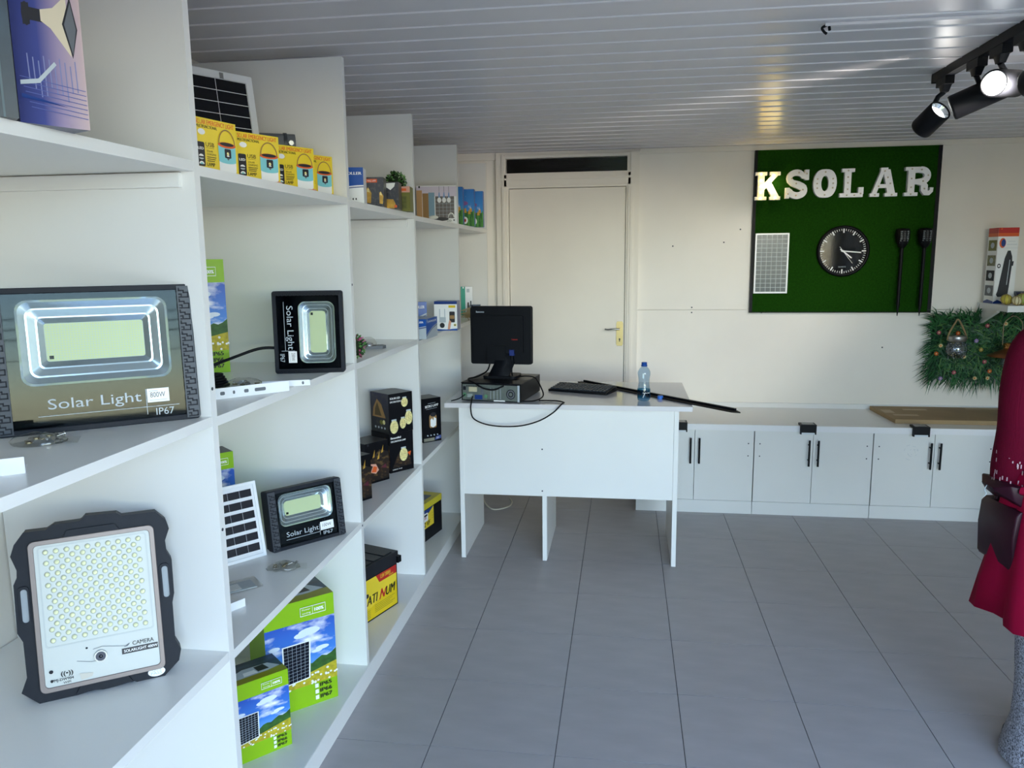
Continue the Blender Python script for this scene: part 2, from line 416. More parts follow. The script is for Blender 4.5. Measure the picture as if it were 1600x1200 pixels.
# door, transom, trims
dr = sroot('door_1')
G().box(-.763, 5.192, .005, -.005, 5.23, 1.981, DOORP).build('door_leaf', dr, bevel=.001, seg=1)
q = G()
for a, b, d in ((0, .040, .030), (.040, .055, .040), (.055, .070, .034), (.070, .082, .024)):
    for x0, x1 in ((-.848+a, -.848+b), (.080-b, .080-a)): q.box(x0, YB-d, 0, x1, YB+.06, 2.195 if a < .05 else 2.078, DOORP)
q.build('door_frame', dr, bevel=.002)
q = G(); q.box(-.83, YB-.034, 1.996, .062, YB+.06, 2.070, DOORP); q.box(-.82, YB-.026, 1.984, .05, YB+.06, 1.996, DOORP); q.box(-.83, YB-.042, 2.035, .062, YB+.06, 2.048, DOORP)
q.build('door_head', dr, bevel=.002)
hp = G().prism([(-.022, .01), (-.016, 0), (.016, 0), (.022, .01), (.022, .150), (.016, .162), (-.016, .162), (-.022, .150)], 0, .005, BRASS).build('handle_plate', dr, (-.034, 5.187, .952), bevel=.0015)
q = G(); q.cyl((0, .004, .112), (0, -.03, .112), .009, BRASS); q.tube([(0, -.03, .112), (-.04, -.035, .114), (-.075, -.03, .110), (-.096, -.026, .113)], .0055, STEEL)
q.build('lever', hp)
q = G(); q.cyl((0, .0, .045), (0, -.001, .045), .006, INK); q.box(-.003, -.001, .028, .003, .0, .043, INK); q.build('keyhole', hp)
wn = sroot('window_1')
q = G(); q.ring([(-.83, 2.058), (.062, 2.058), (.062, 2.192), (-.83, 2.192)], [(-.783, 2.080), (.003, 2.080), (.003, 2.172), (-.783, 2.172)], YB-.028, YB+.05, DOORP); q.build('window_frame', wn, bevel=.0015)
G().box(-.783, YB+.02, 2.08, .003, YB+.024, 2.172, GLASSD).build('pane', wn)
q = G(); q.box(-.85, YB+.09, 2.0, .08, YB+.9, 2.02, BLK); q.box(-.85, YB+.85, 2.0, .08, YB+.9, 2.3, BLK); q.box(-.85, YB+.09, 2.28, .08, YB+.9, 2.3, BLK)
q.box(-.86, YB+.10, 2.0, -.85, YB+.9, 2.3, BLK); q.box(.08, YB+.10, 2.0, .09, YB+.9, 2.3, BLK)  # black sides added so no outside light shows through the transom
for k in range(7): q.box(-.74+k*.1, YB+.10, 2.25, -.72+k*.1, YB+.86, 2.275, DGREY)
struct(q.build('roof_void'))
struct(G().box(.082, YB-.014, 2.182, XR, YB, ZC-.001, DOORP).build('trim_1', bevel=.002))
struct(G().box(.30, YB-.02, .553, XR, YB, .582, LAM).build('trim_2', bevel=.002))
struct(G().box(XL, YB-.02, 2.168, -.85, YB, ZC-.001, DOORP).build('trim_3', bevel=.002))

# ------------------------------------------------------------------ display shelving
SX = -.915
sh = thing('display_shelving', 'long white laminate shelving of open bays covering the shop wall', 'shelving', (SX, .68, 0))
PY = [.68, 1.598, 2.535, 3.365, 4.27, 5.168]; PTOP = [2.19, 2.19, 2.18, 2.147, 2.143, 2.15]
LOW = [.622, .615, .606, .612, .612]; MID = [1.188, 1.184, 1.180, 1.170, 1.170]; TOPZ = [1.745, 1.737, 1.730, 1.722, 1.724]
def lb(x0, y0, z0, x1, y1, z1, name, m=LAM):
    return G().box(x0-SX, y0-.68, z0, x1-SX, y1-.68, z1, m).build(name, sh, bevel=.0012, seg=1)
for py, pt in zip(PY, PTOP): lb(XL+.004, py, .07, SX, py+.022, pt, 'partition')
for k in range(5):
    y0, y1 = PY[k]+.022, PY[k+1]
    for z in (LOW[k], MID[k], TOPZ[k]): lb(XL+.004, y0, z-.022, SX-.0005, y1, z, 'shelf')
    lb(XL+.004, PY[k], .048, SX+.004, PY[k+1], .07, 'base_panel')
lb(SX-.012, .68, 0, SX+.006, 5.17, .069, 'plinth')
lb(XL+.01, 3.353, 1.672, SX-.03, 3.365, 1.704, 'cleat'); lb(XL+.01, 1.586, 1.69, SX-.03, 1.598, 1.720, 'cleat')
for yy, z in ((1.607, .92), (2.545, .60), (4.28, .5), (1.607, 1.25), (2.545, 1.45)): G().cyl((.0008, yy-.68, z), (-.004, yy-.68, z), .004, GUN, 8).build('screw_cap', sh)

# ------------------------------------------------------------------ desk
DZ = .825
dk = thing('office_desk', 'white laminate office desk with high back panel and three panel legs', 'desk', (-.87, 3.72, 0))
def db(x0, y0, z0, x1, y1, z1, name, m=LAM, bev=.0015): return G().box(x0+.87, y0-3.72, z0, x1+.87, y1-3.72, z1, m).build(name, dk, bevel=bev, seg=1)
TOPM = mat('desk_top_gloss', '#dcd8d8', .12, spec=.6)
db(-.885, 3.72, DZ-.023, .325, 4.46, DZ, 'tabletop', TOPM)
db(-.802, 3.770, .345, .242, 3.788, DZ-.023, 'modesty_panel')
for x in (-.824, -.402, .243): db(x, 3.768 if x != -.402 else 3.789, .002, x+.022, 4.30, DZ-.023 if x != -.402 else .80, 'leg')
db(-.402, 3.772, .002, -.381, 3.789, .344, 'leg_front_edge')
for z in (.588, .372): G().cyl((-.402+.87, .0501, z), (-.402+.87, .0485, z), .004, GUN, 8).build('screw_cap', dk)
for x in (-.824, -.402, .243): db(x+.002, 3.775, 0, x+.02, 3.80, .004, 'foot', BLK, 0)

# ------------------------------------------------------------------ low cabinets and worktops
CF = 4.645
def cabinet(x0, x1, label, hand=(True, True)):
    c = thing('low_cabinet', label, 'cabinet', (x0, CF, 0), group='low wall cabinets')
    w = x1-x0; mid = w/2
    q = G(); q.box(.002, .019, .08, .02, .53, .514, LAM); q.box(w-.02, .019, .08, w-.002, .53, .514, LAM); q.box(.02, .019, .08, w-.02, .53, .098, LAM); q.box(.02, .512, .098, w-.02, .53, .514, LAM)
    q.build('body', c)
    G().box(0, .004, 0, w, .022, .078, LAM).build('plinth', c, bevel=.001, seg=1)
    for a, b, s in ((.0015, mid-.0015, 1), (mid+.0015, w-.0015, -1)):
        d = G().box(a, 0, .081, b, .017, .512, LAM).build('door', c, bevel=.0012, seg=1)
        hx = (b-.024) if s == 1 else (a+.024)
        h = G(); h.cyl((hx, -.028, .312), (hx, -.028, .467), .0058, BLK, 10)
        for z in (.345, .436): h.cyl((hx, .0, z), (hx, -.028, z), .004, BLK, 8)
        h.build('handle', d)
        sx = (a+.03) if s == 1 else (b-.03)
        for z in (.36, .435): G().cyl((sx, .001, z), (sx, -.001, z), .004, GUN, 8).build('screw_cap', d)
    return c
cabinet(.080, .765, 'white two-door low cabinet partly behind the desk leg, black bar handles')
cabinet(.768, 1.432, 'white two-door low cabinet in the middle of the run under the green board')
cab3 = cabinet(1.435, 2.098, 'white two-door low cabinet under the brown cardboard packet, smudge on one door')
wt = thing('worktop', 'long white worktop over the low cabinets along the back wall', 'worktop', (.075, 4.62, .516))
G().box(0, 0, 0, XR-.076, YB-4.62-.001, .037, LAM).build('slab', wt, bevel=.002)
G().box(.0, -.0012, .002, 2.03, 0, .035, LAME).build('edge_band', wt)
sm = G(.12, .12, 0)
for k in range(16): a = random.uniform(0, 6.3); r = random.uniform(.1, .45); sm.line(.5+r*math.cos(a), .5+r*math.sin(a), .5+r*math.cos(a+.5), .5+r*math.sin(a+.3), .0012, GRYP)
sm.build('smudge', cab3, (.155, -.0005, .345))
c2 = thing('corner_cabinet', 'white low cabinet turning the corner towards the person in red', 'cabinet', (2.102, 3.3, 0))
G().box(.006, 0, .08, .59, 1.32, .514, LAM).build('body', c2); G().box(.012, 0, 0, .03, 1.33, .078, LAM).build('plinth', c2)
G().box(-.012, .90, .081, .005, 1.325, .512, LAM).build('blind_panel', c2, bevel=.0012, seg=1)
for k in range(2):
    d = G().box(-.012, .01+k*.44, .081, .005, .44+k*.44, .512, LAM).build('door', c2, bevel=.0012, seg=1)
    G().cyl((-.035, .4+k*.44, .312), (-.035, .4+k*.44, .467), .0058, BLK, 10).cyl((-.012, .4+k*.44, .345), (-.035, .4+k*.44, .345), .004, BLK).cyl((-.012, .4+k*.44, .436), (-.035, .4+k*.44, .436), .004, BLK).build('handle', d)
wt2 = thing('worktop', 'white worktop on the corner cabinet beside the person in red', 'worktop', (2.085, 3.28, .516))
G().box(0, 0, 0, .63, 1.338, .037, LAM).build('slab', wt2, bevel=.002); G().box(-.0012, 0, .002, 0, 1.338, .035, LAME).build('edge_band', wt2)
def steplight(x, label):
    c = thing('step_light', label, 'lamp', (x, 4.62, .553), group='solar step lights clipped on the worktop edge')
    q = G(); q.box(0, -.026, .001, .088, .045, .012, BLK); q.box(0, -.026, -.034, .088, -.004, .001, BLK); q.box(0, -.026, -.045, .006, -.004, -.034, BLK); q.box(.082, -.026, -.045, .088, -.004, -.034, BLK)
    q.build('housing', c, bevel=.002)
    G().box(.008, -.022, -.046, .080, -.005, -.034, mat('frosted_lens', '#dfe4e6', .3)).build('lens', c)
    G().box(.01, -.016, .012, .078, .036, .0128, CELL).build('solar_cell', c)
steplight(.285, 'black solar step light on the worktop edge half hidden behind the desk')
steplight(1.015, 'black solar step light on the worktop edge over the middle cabinet')
steplight(1.63, 'black solar step light on the worktop edge below the cardboard packet')
cb = thing('cardboard_packet', 'large flat brown cardboard packet lying on the worktop corner', 'packet', (1.56, 4.74, .5535))
G().prism([(.016, 0), (1.0, 0), (1.0, .42), (-.005, .42)], 0, .024, KRAFT, axis='z').build('packet_body', cb, bevel=.002)
for bx in ((.16, .30, .0242, .30, .335, .0246), (.05, .12, .0242, .19, .16, .0246), (.55, .37, .0242, .80, .40, .0246), (.02, .2, .0242, .08, .3, .0246)): G().box(*bx, KRAFT2).build('packing_tape', cb)
q = G(1, .024, .0005)
q.rect(.27, .15, .375, .85, mat('label_print', '#6b4a3a', .5)); q.rect(.275, .3, .30, .7, RED); q.rect(.31, .3, .37, .7, GRYP); q.rect(.45, .35, .50, .6, WHTP); q.build('shipping_label', cb)

# ------------------------------------------------------------------ shelf goods: builders
def turned(W, D, H, face):
    if face == 'left': return Matrix.Translation((0, D, 0)) @ Matrix.Rotation(R(-90), 4, 'Z')
    if face == 'right': return Matrix.Translation((W, 0, 0)) @ Matrix.Rotation(R(90), 4, 'Z')
    return Matrix.Translation((0, 0, H)) @ Matrix.Rotation(R(-90), 4, 'X')
def carton(name, label, br, z, yaw, W, H, D, body, front=None, left=None, right=None, top=None, group=None, cat='box', lidmat=None):
    """br = x,y of the front bottom right corner; front faces local -y"""
    a = R(yaw); t = thing(name, label, cat, (br[0]-W*math.cos(a), br[1]-W*math.sin(a), z), yaw, 0, group)
    G().box(0, 0, 0, W, D, H-.0015, body).build('carton_body', t, bevel=.0012, seg=1)
    q = G(); q.box(.0008, .0008, H-.0015, W-.0008, D-.0008, H, lidmat or body); q.box(.012, -.0004, H-.012, .02, .0, H-.0015, lidmat or body)
    q.build('lid_flap', t)
    for fn, face, (w, h) in ((front, 'front', (W, H)), (left, 'left', (D, H)), (right, 'right', (D, H)), (top, 'top', (W, D))):
        if fn:
            g = G(w, h, -.0002)
            if face != 'front': g.M = turned(W, D, H, face)
            fn(g); g.build('printed_'+face, t)
    return t

# --- printed designs
def p_emergency(g):
    h = g.H
    g.rect(.0, .0, 1, 1, YEL)
    g.text('SOLAR EMERGENCY LIGHT', .03, .885, .0105, ORG, w=.92*g.W, bold=.02)
    g.text('MULTIFUNCTIONAL', .03, .82, .0065, INK, w=.5*g.W, bold=.02)
    g.oval(.15, .745, .085, .055, WHTP)
    g.poly(rr(.02, .12, .20, .56, .03, 3), DARKP)
    g.text('LED', .045, .42, .006, WHTP, w=.13*g.W, bold=.02); g.oval(.11, .30, .055, .04, WHTP, 10, 0, 180); g.oval(.11, .27, .055, .03, GRYP, 10, 180, 360)
    g.oval(.11, .16, .06, .05, WHTP, 12, 0, 180); g.oval(.11, .155, .035, .03, AQUA, 10, 0, 180)
    g.text('USB', .23, .49, .0095, INK, w=.2*g.W); g.line(.23, .465, .42, .465, .0006, INK)
    g.text('SOLAR', .24, .39, .0045, INK, w=.15*g.W); g.text('CHARGING', .24, .335, .0045, INK, w=.22*g.W)
    for k in range(3): g.line(.24, .30-.035*k, .46-.02*k, .30-.035*k, .0016, INK)
    g.text('LAMP', .23, .135, .008, INK, w=.19*g.W, bold=.01)
    g.oval(.74, .03, .30, .05, SKIN_P); g.poly(rr(.53, .05, .95, .40, .05, 4), WHTP); g.rect(.525, .27, .955, .56, AQUA); g.oval(.74, .27, .215, .045, AQUA, 16, 180, 360)
    g.oval(.74, .57, .225, .055, ORG); g.oval(.74, .585, .175, .035, DARKP)
    a = [(.74+.20*math.cos(R(t)), .58+.27*math.sin(R(t))) for t in range(0, 181, 18)]
    for p0, p1 in zip(a, a[1:]): g.line(*p0, *p1, .003, BROWNP)
    g.poly(rr(.67, .33, .83, .50, .02, 3), DARKP); g.oval(.75, .41, .03, .035, PALEG, 8); g.rect(.72, .36, .78, .38, WHTP); g.poly([(.71, .33), (.79, .33), (.75, .285)], MGREY)
def p_panelpic(g, q, n, m):
    """picture of a framed panel: q = 4 corners bl, br, tr, tl"""
    def P(u, v):
        a = [(q[0][i]*(1-u)+q[1][i]*u)*(1-v)+(q[3][i]*(1-u)+q[2][i]*u)*v for i in (0, 1)]; return tuple(a)
    g.poly(q, WHTP); g.poly([P(.05, .03), P(.95, .03), P(.95, .97), P(.05, .97)], CELL)
    for k in range(1, n): g.line(*P(.05+.9*k/n, .03), *P(.05+.9*k/n, .97), .0007, GRYP)
    for k in range(1, m): g.line(*P(.05, .03+.94*k/m), *P(.95, .03+.94*k/m), .0007, GRYP)
def p_green(big):
    def f(g):
        rnd = random.Random(3)
        g.rect(0, 0, 1, 1, GRN); g.rect(0, .22, 1, .80, PICSKY)
        for (u, v, a, b) in ((.62, .70, .16, .035), (.50, .68, .10, .025), (.80, .52, .10, .02), (.72, .50, .08, .015), (.12, .62, .08, .02)):
            g.oval(u, v, a, b, mat('cloud_print', '#dfe9f4', .4), 14)
        hills = [(0, .30)]+[(k/14, .35+.15*max(0, k/14-.25)+.015*math.sin(k*1.9)) for k in range(15)]+[(1, .30)]
        g.poly([(0, .28)]+hills[1:-1]+[(1, .28)], HILL)
        g.poly([(0, .20), (1, .20), (1, .36), (.5, .30), (0, .28)], FIELD)
        for k in range(34):
            u = rnd.random(); v = .20+.10*rnd.random()*(0.5+u*.8); g.oval(u, v, .018, .010, WHTP, 6)
            if k % 3 == 0: g.oval(u, v, .006, .004, YEL, 5)
        p_panelpic(g, [(.05, .245), (.42, .275), (.43, .60), (.06, .60)] if not big else [(.22, .25), (.60, .27), (.63, .62), (.22, .62)], 6, 11)
        for k, s in enumerate(('IP65', 'IP66', 'IP67')):
            v = .155-.055*k; g.rect(.66, v, .71, v+.038, WHTP); g.text(s, .735, v+.002, .034*g.H, INK, w=.17*g.W, bold=.02)
        g.poly([(.5, .855), (.87, .855), (.87, .935), (.5, .935)], WHTP); g.poly([(.505, .86), (.865, .86), (.865, .93), (.505, .93)], GRN); g.line(.68, .86, .68, .93, .001, WHTP)
        g.text('100%', .71, .878, .03*g.H, WHTP, w=.13*g.W, bold=.03); g.text('Power', .53, .905, .014*g.H, WHTP, w=.12*g.W); g.text('saving', .53, .873, .014*g.H, WHTP, w=.12*g.W)
    return f
def p_greentop(g):
    g.rect(0, 0, 1, 1, GRND); g.rect(0, .30, 1, 1, mat('storm_blue_print', '#2b3f52', .4)); g.rect(0, .62, 1, 1, PICDARK)
    g.poly([(.02, .34), (.10, .25), (.70, .25), (.95, .32), (.80, .62), (.35, .66), (.10, .50)], GRYP)
    g.poly([(.30, .30), (.55, .30), (.52, .48), (.32, .48)], WHTP); g.poly([(.56, .34), (.76, .34), (.72, .62), (.54, .60)], DARKP)
def p_controller(txt):
    def f(g):
        g.rect(0, 0, 1, 1, WHTP); arc = [(u, .36+.17*u-.06*(u-.5)**2+.03*math.sin(u*3)) for u in [k/10 for k in range(11)]]
        g.poly([(0, 1)]+arc+[(1, 1)], BLUE)
        for (p0, p1) in zip(arc, arc[1:]): g.line(p0[0], p0[1]-.05, p1[0], p1[1]-.05, .003, BLUED)
        g.text(txt, .95, .80, .075*g.H, WHTP, w=.86*g.W, bold=.03, align='R')
        g.oval(.72, .14, .035, .03, INK, 8, 90, 270); g.oval(.80, .14, .035, .03, INK, 8, 90, 270)
    return f
def p_walllamp(g):
    g.rect(0, 0, 1, 1, PICNIGHT); g.rect(.03, .82, .72, .94, ORG); g.text('SOLAR WALL LAMP', .05, .85, .06*g.H, WHTP, w=.62*g.W)
    for u, v, s in ((.34, .36, 1), (.88, .28, .8)):
        g.poly([(u-.10*s, v-.22*s), (u+.08*s, v-.24*s), (u+.12*s, v+.10*s), (u-.02*s, v+.30*s), (u-.10*s, v+.24*s)], GOLDP); g.poly([(u-.09*s, v+.16*s), (u+.05*s, v+.12*s), (u-.02*s, v+.29*s)], PALEG)
    g.oval(.16, .06, .08, .07, ORG, 12); g.oval(.16, .06, .05, .045, WHTP, 10)
def p_walllamp2(g):
    g.rect(0, 0, 1, 1, PICNIGHT); g.rect(.02, .84, .35, .93, PINKP); g.poly([(.10, .05), (.78, .02), (.84, .20), (.74, .36), (.30, .38), (.14, .26)], GOLDP)
    g.poly([(.32, .95), (.85, .97), (.80, .83), (.62, .70), (.40, .82)], mat('lit_print', '#f6f6f0', .25)); g.oval(.84, .10, .07, .06, ORG, 12)
def p_garden(g): g.rect(0, 0, 1, 1, OLIVE); g.rect(0, .76, 1, 1, PINKP); g.rect(.1, .82, .8, .92, ORG); g.rect(.15, .1, .8, .6, mat('olive_print_dark', '#5d5f2a', .5, noise=.3, nscale=60))
def p_kitchen(g):
    g.rect(0, 0, 1, 1, WHTP); g.rect(0, .72, 1, .98, mat('lilac_print', '#d9cfdc', .4)); g.rect(0, .06, .14, .88, TANP); g.rect(.15, .04, .30, .80, BROWNP); g.rect(.30, .12, .45, .82, mat('steel_blue_print', '#7fa3b8', .4))
    g.rect(.47, .14, .94, .72, mat('tile_print', '#6a6460', .4))
    for k in range(1, 5): g.line(.47+.094*k, .14, .47+.094*k, .72, .0012, GRYP)
    for k in range(1, 6): g.line(.47, .14+.097*k, .94, .14+.097*k, .0012, GRYP)
    for u in (.57, .69, .81):
        g.line(u, .98, u, .80, .0015, DARKP); g.poly([(u-.03, .62), (u+.03, .62), (u+.012, .82), (u-.012, .82)], mat('bulb_blue_print', '#7f9fc8', .4)); g.oval(u, .62, .05, .07, WHTP, 12)
    g.oval(.60, .12, .20, .05, DARKP, 14); g.oval(.42, .17, .12, .05, STEEL, 12)
    a = [(.86+.07*math.cos(R(t)), .16+.12*math.sin(R(t))) for t in range(0, 181, 30)]
    for p0, p1 in zip(a, a[1:]): g.line(*p0, *p1, .004, STEEL)
    g.oval(.93, .09, .02, .02, INK, 8); g.text('LED', .76, .05, .05*g.H, INK)
def p_flowers(g):
    rnd = random.Random(5)
    g.rect(0, .0, 1, 1, PICFLOWER); g.oval(.3, .62, .28, .06, mat('pink_cloud_print', '#8a5a9a', .4), 12); g.rect(0, .0, 1, .40, mat('meadow_print', '#2f6e2c', .5, noise=.4, nscale=90))
    for k in range(16):
        u = rnd.random(); v = .08+.3*rnd.random(); g.line(u, 0, u+.06*rnd.uniform(-1, 1), v+.1, .0035, mat('stem_print', '#58a040', .5))
    for k in range(5): u, v = rnd.uniform(.1, .9), rnd.uniform(.38, .52); g.poly([(u-.09, v-.06), (u+.09, v-.06), (u+.07, v+.06), (u, v+.02), (u-.07, v+.06)], mat('tulip_print', '#d9a23a', .4))
    g.oval(.35, .16, .20, .10, WHTP, 12); g.oval(.35, .16, .08, .045, RED, 10)
def p_blueswoosh(txt):
    def f(g):
        g.rect(0, 0, 1, 1, GRYP); g.poly([(0, .20), (.25, .36), (.6, .55), (1, .66), (1, 1), (0, 1)], BLUE)
        for a, b in (((0, .14), (.25, .30)), ((.25, .30), (.6, .49)), ((.6, .49), (1, .60))): g.line(*a, *b, .004, BLUED)
        g.text(txt, .1, .80, .09*g.H, WHTP, w=.8*g.W, bold=.02)
    return f
def p_camera(g):
    g.rect(0, 0, 1, 1, WHTP); g.rect(0, .90, 1, 1, BLUED); g.poly([(0, 0), (1, 0), (1, .07), (.5, .04), (0, .06)], BLUE)
    g.poly(rr(.63, .78, .93, .86, .01, 2), YELD); g.poly(rr(.66, .28, .90, .65, .03, 3), DARKP); g.poly(rr(.68, .40, .88, .52, .02, 2), BROWNP); g.poly([(.58, .04), (.68, .04), (.74, .3), (.66, .38), (.60, .2)], SKIN_P)
    g.oval(.90, .19, .07, .05, PALEG, 12); g.oval(.90, .19, .03, .03, INK, 8); g.poly(rr(.22, .28, .50, .46, .02, 3), GRYP); g.line(.24, .46, .24, .74, .004, GRYP); g.line(.46, .46, .46, .74, .004, GRYP); g.oval(.34, .18, .11, .09, DARKP, 12)
def p_bulbs(a):
    def f(g):
        g.rect(0, 0, 1, 1, BCARD)
        g.text('SOLAR LED' if a else 'Beautiful', .06, .86, .05*g.H, WHTP, w=.42*g.W, bold=.02); g.text('DECORATION LAMP', .06, .775, .042*g.H, WHTP, w=.62*g.W, bold=.02)
        if a: sp = ((.20, .16, .17, .17), (.57, .22, .13, .14), (.82, .34, .16, .18), (.66, .75, .14, .12))
        else:
            sp = ((.58, .42, .17, .17),); g.poly([(.1, .12), (.9, .12), (.8, .5), (.5, .6), (.3, .4)], PICFIRE); g.poly([(.75, .45), (.9, .48), (.85, .35)], ORG); g.text('LUMINOUS TOWER', .10, .06, .03*g.H, WHTP, w=.4*g.W)
        for u, v, ru, rv in sp:
            g.poly(rr(u-ru*.6, v+rv*.85, u+ru*.6, v+rv*1.15, .01, 2), GRYP); g.oval(u, v, ru, rv, PALEG, 16)
            for k in range(5): g.line(u-ru*.6+ru*.3*k, v-rv*.6, u-ru*.5+ru*.25*k, v+rv*.6, .001, GOLDP)
    return f
def p_tent(g):
    g.rect(0, 0, 1, 1, PICTENT); tent = [(.10, .38), (.16, .62), (.36, .84), (.60, .72), (.82, .38)]
    g.poly(tent, BROWNP); g.poly([(.22, .42), (.25, .60), (.38, .76), (.60, .42)], mat('tent_dark_print', '#57472c', .5)); g.oval(.58, .26, .10, .06, OLIVE, 12); g.oval(.72, .27, .07, .06, PALEG, 10)
    for k in range(4): g.oval(.25+.17*k, .12, .045, .03, GRYP, 8)
def p_camp(g):
    g.rect(0, 0, 1, 1, BCARD); g.poly([(0, .05), (1, .05), (1, .7), (.6, .8), (.3, .62), (0, .5)], PICFIRE)
    for u, v in ((.35, .72), (.72, .80), (.55, .66)): g.poly([(u-.05, v-.1), (u+.04, v-.08), (u+.06, v+.1)], GOLDP)
    g.poly([(.20, .28), (.42, .22), (.56, .30), (.44, .46), (.10, .50), (.30, .42)], PINKP); g.poly([(.24, .28), (.44, .26), (.48, .38), (.34, .42)], ORG); g.poly([(.66, .34), (.9, .30), (.86, .42)], mat('maroon_print', '#5a2430', .5))
def p_retro(g):
    g.rect(0, 0, 1, 1, BCARD); g.text('RETRO LAMP', .16, .78, .055*g.H, WHTP, w=.72*g.W, bold=.02, rot=5); g.line(.2, .75, .8, .77, .0012, GRYP); g.line(.3, .88, .72, .89, .0015, GRYP)
    g.poly(rr(.36, .32, .76, .62, .06, 4), BROWNP); g.poly([(.42, .36), (.56, .32), (.72, .36), (.74, .52), (.62, .56), (.58, .48), (.50, .54), (.42, .50)], WHTP); g.oval(.58, .62, .16, .05, DARKP, 12)
    for k in range(4): g.line(.22+.18*k, .16, .28+.18*k, .14, .006, GRYP)
    g.rect(.04, .02, .62, .09, mat('grey_olive_print', '#8a8878', .5)); g.poly([(.64, .03), (.98, .05), (.98, .13), (.70, .11)], mat('indigo_print', '#4a5890', .4)); g.text('LED', .72, .06, .03*g.H, WHTP)
def p_post(g):
    g.rect(0, 0, 1, 1, PICNAVY); g.rect(0, .86, .05, 1, RED)
    # post lamp picture lying on its side
    g.poly([(.17, .70), (.27, .71), (.27, .86), (.17, .85)], DARKP); g.poly([(.27, .74), (.45, .74), (.45, .83), (.27, .83)], DARKP); g.oval(.22, .78, .06, .085, DARKP, 12)
    g.poly([(.42, .75), (.55, .71), (.82, .53), (.80, .97), (.60, .86), (.42, .83)], mat('shade_print', '#d8cbb2', .4)); g.poly([(.84, .52), (.94, .74), (.86, .97), (.72, .76)], DARKP); g.poly([(.845, .55), (.92, .74), (.86, .93), (.75, .76)], MGREY)
    for k in range(10):
        u = .18+.075*k; v0 = .50-.02*(k % 3); g.line(u, v0, u+.01, v0-.20-.03*(k % 4), .0016, mat('lilac_line', '#8288b4', .4))
    for k in range(7): g.line(.05+.02*k, .33-.035*k, .98, .29-.035*k, .0011, mat('water_print', '#5a66a4', .4))
    g.poly([(.05, .30), (.3, .33), (.55, .47), (.58, .45), (.32, .30), (.05, .27)], GRYP); g.poly([(.05, .21), (.7, .15), (.05, .18)], BLUED)
def p_storm(g): g.rect(0, 0, 1, 1, PICDARK); [g.line(.1+.09*k, 0, .1+.09*k, .42, .003, mat('storm_line_print', '#5a6a70', .5)) for k in range(10)]
def p_torchbox(g):
    g.rect(0, 0, 1, 1, WHTP); g.rect(0, .93, 1, 1, RED); g.rect(0, .885, 1, .93, ORG); g.oval(.24, .80, .16, .065, ORG, 16); g.oval(.28, .80, .11, .05, BLUED, 14)
    g.line(.5, .82, .85, .82, .0016, GRYP); g.line(.45, .78, .95, .78, .0022, GRYP); g.line(0, .735, 1, .735, .001, GRYP)
    g.poly([(.12, .12), (.18, .17), (.40, .60), (.52, .70), (.66, .70), (.76, .62), (.78, .56), (.86, .56), (.84, .50), (.78, .50), (.72, .22), (.70, .15), (.66, .10), (.2, .09)], DARKP); g.line(.66, .58, .60, .25, .004, GRYP)
    g.oval(.15, .50, .09, .03, INK, 12); g.oval(.15, .50, .05, .015, WHTP, 10); g.poly([(0, 0), (1, 0), (1, .02), (.5, .02), (.2, .05), (0, .02)], BLUED)
def p_torchside(g):
    g.rect(0, 0, 1, 1, WHTP); g.rect(0, .93, 1, 1, RED); g.rect(0, .885, 1, .93, ORG)
    for k in range(4): g.rect(.08, .70-.20*k, .92, .84-.20*k, (OLIVE, mat('leaf_photo_print', '#7a7a58', .5, noise=.5, nscale=60), DGREY, MGREY)[k]); g.oval(.5, .77-.2*k, .2, .04, GRYP, 8)
    g.poly([(0, 0), (1, 0), (1, .03), (.4, .05), (0, .02)], BLUED)

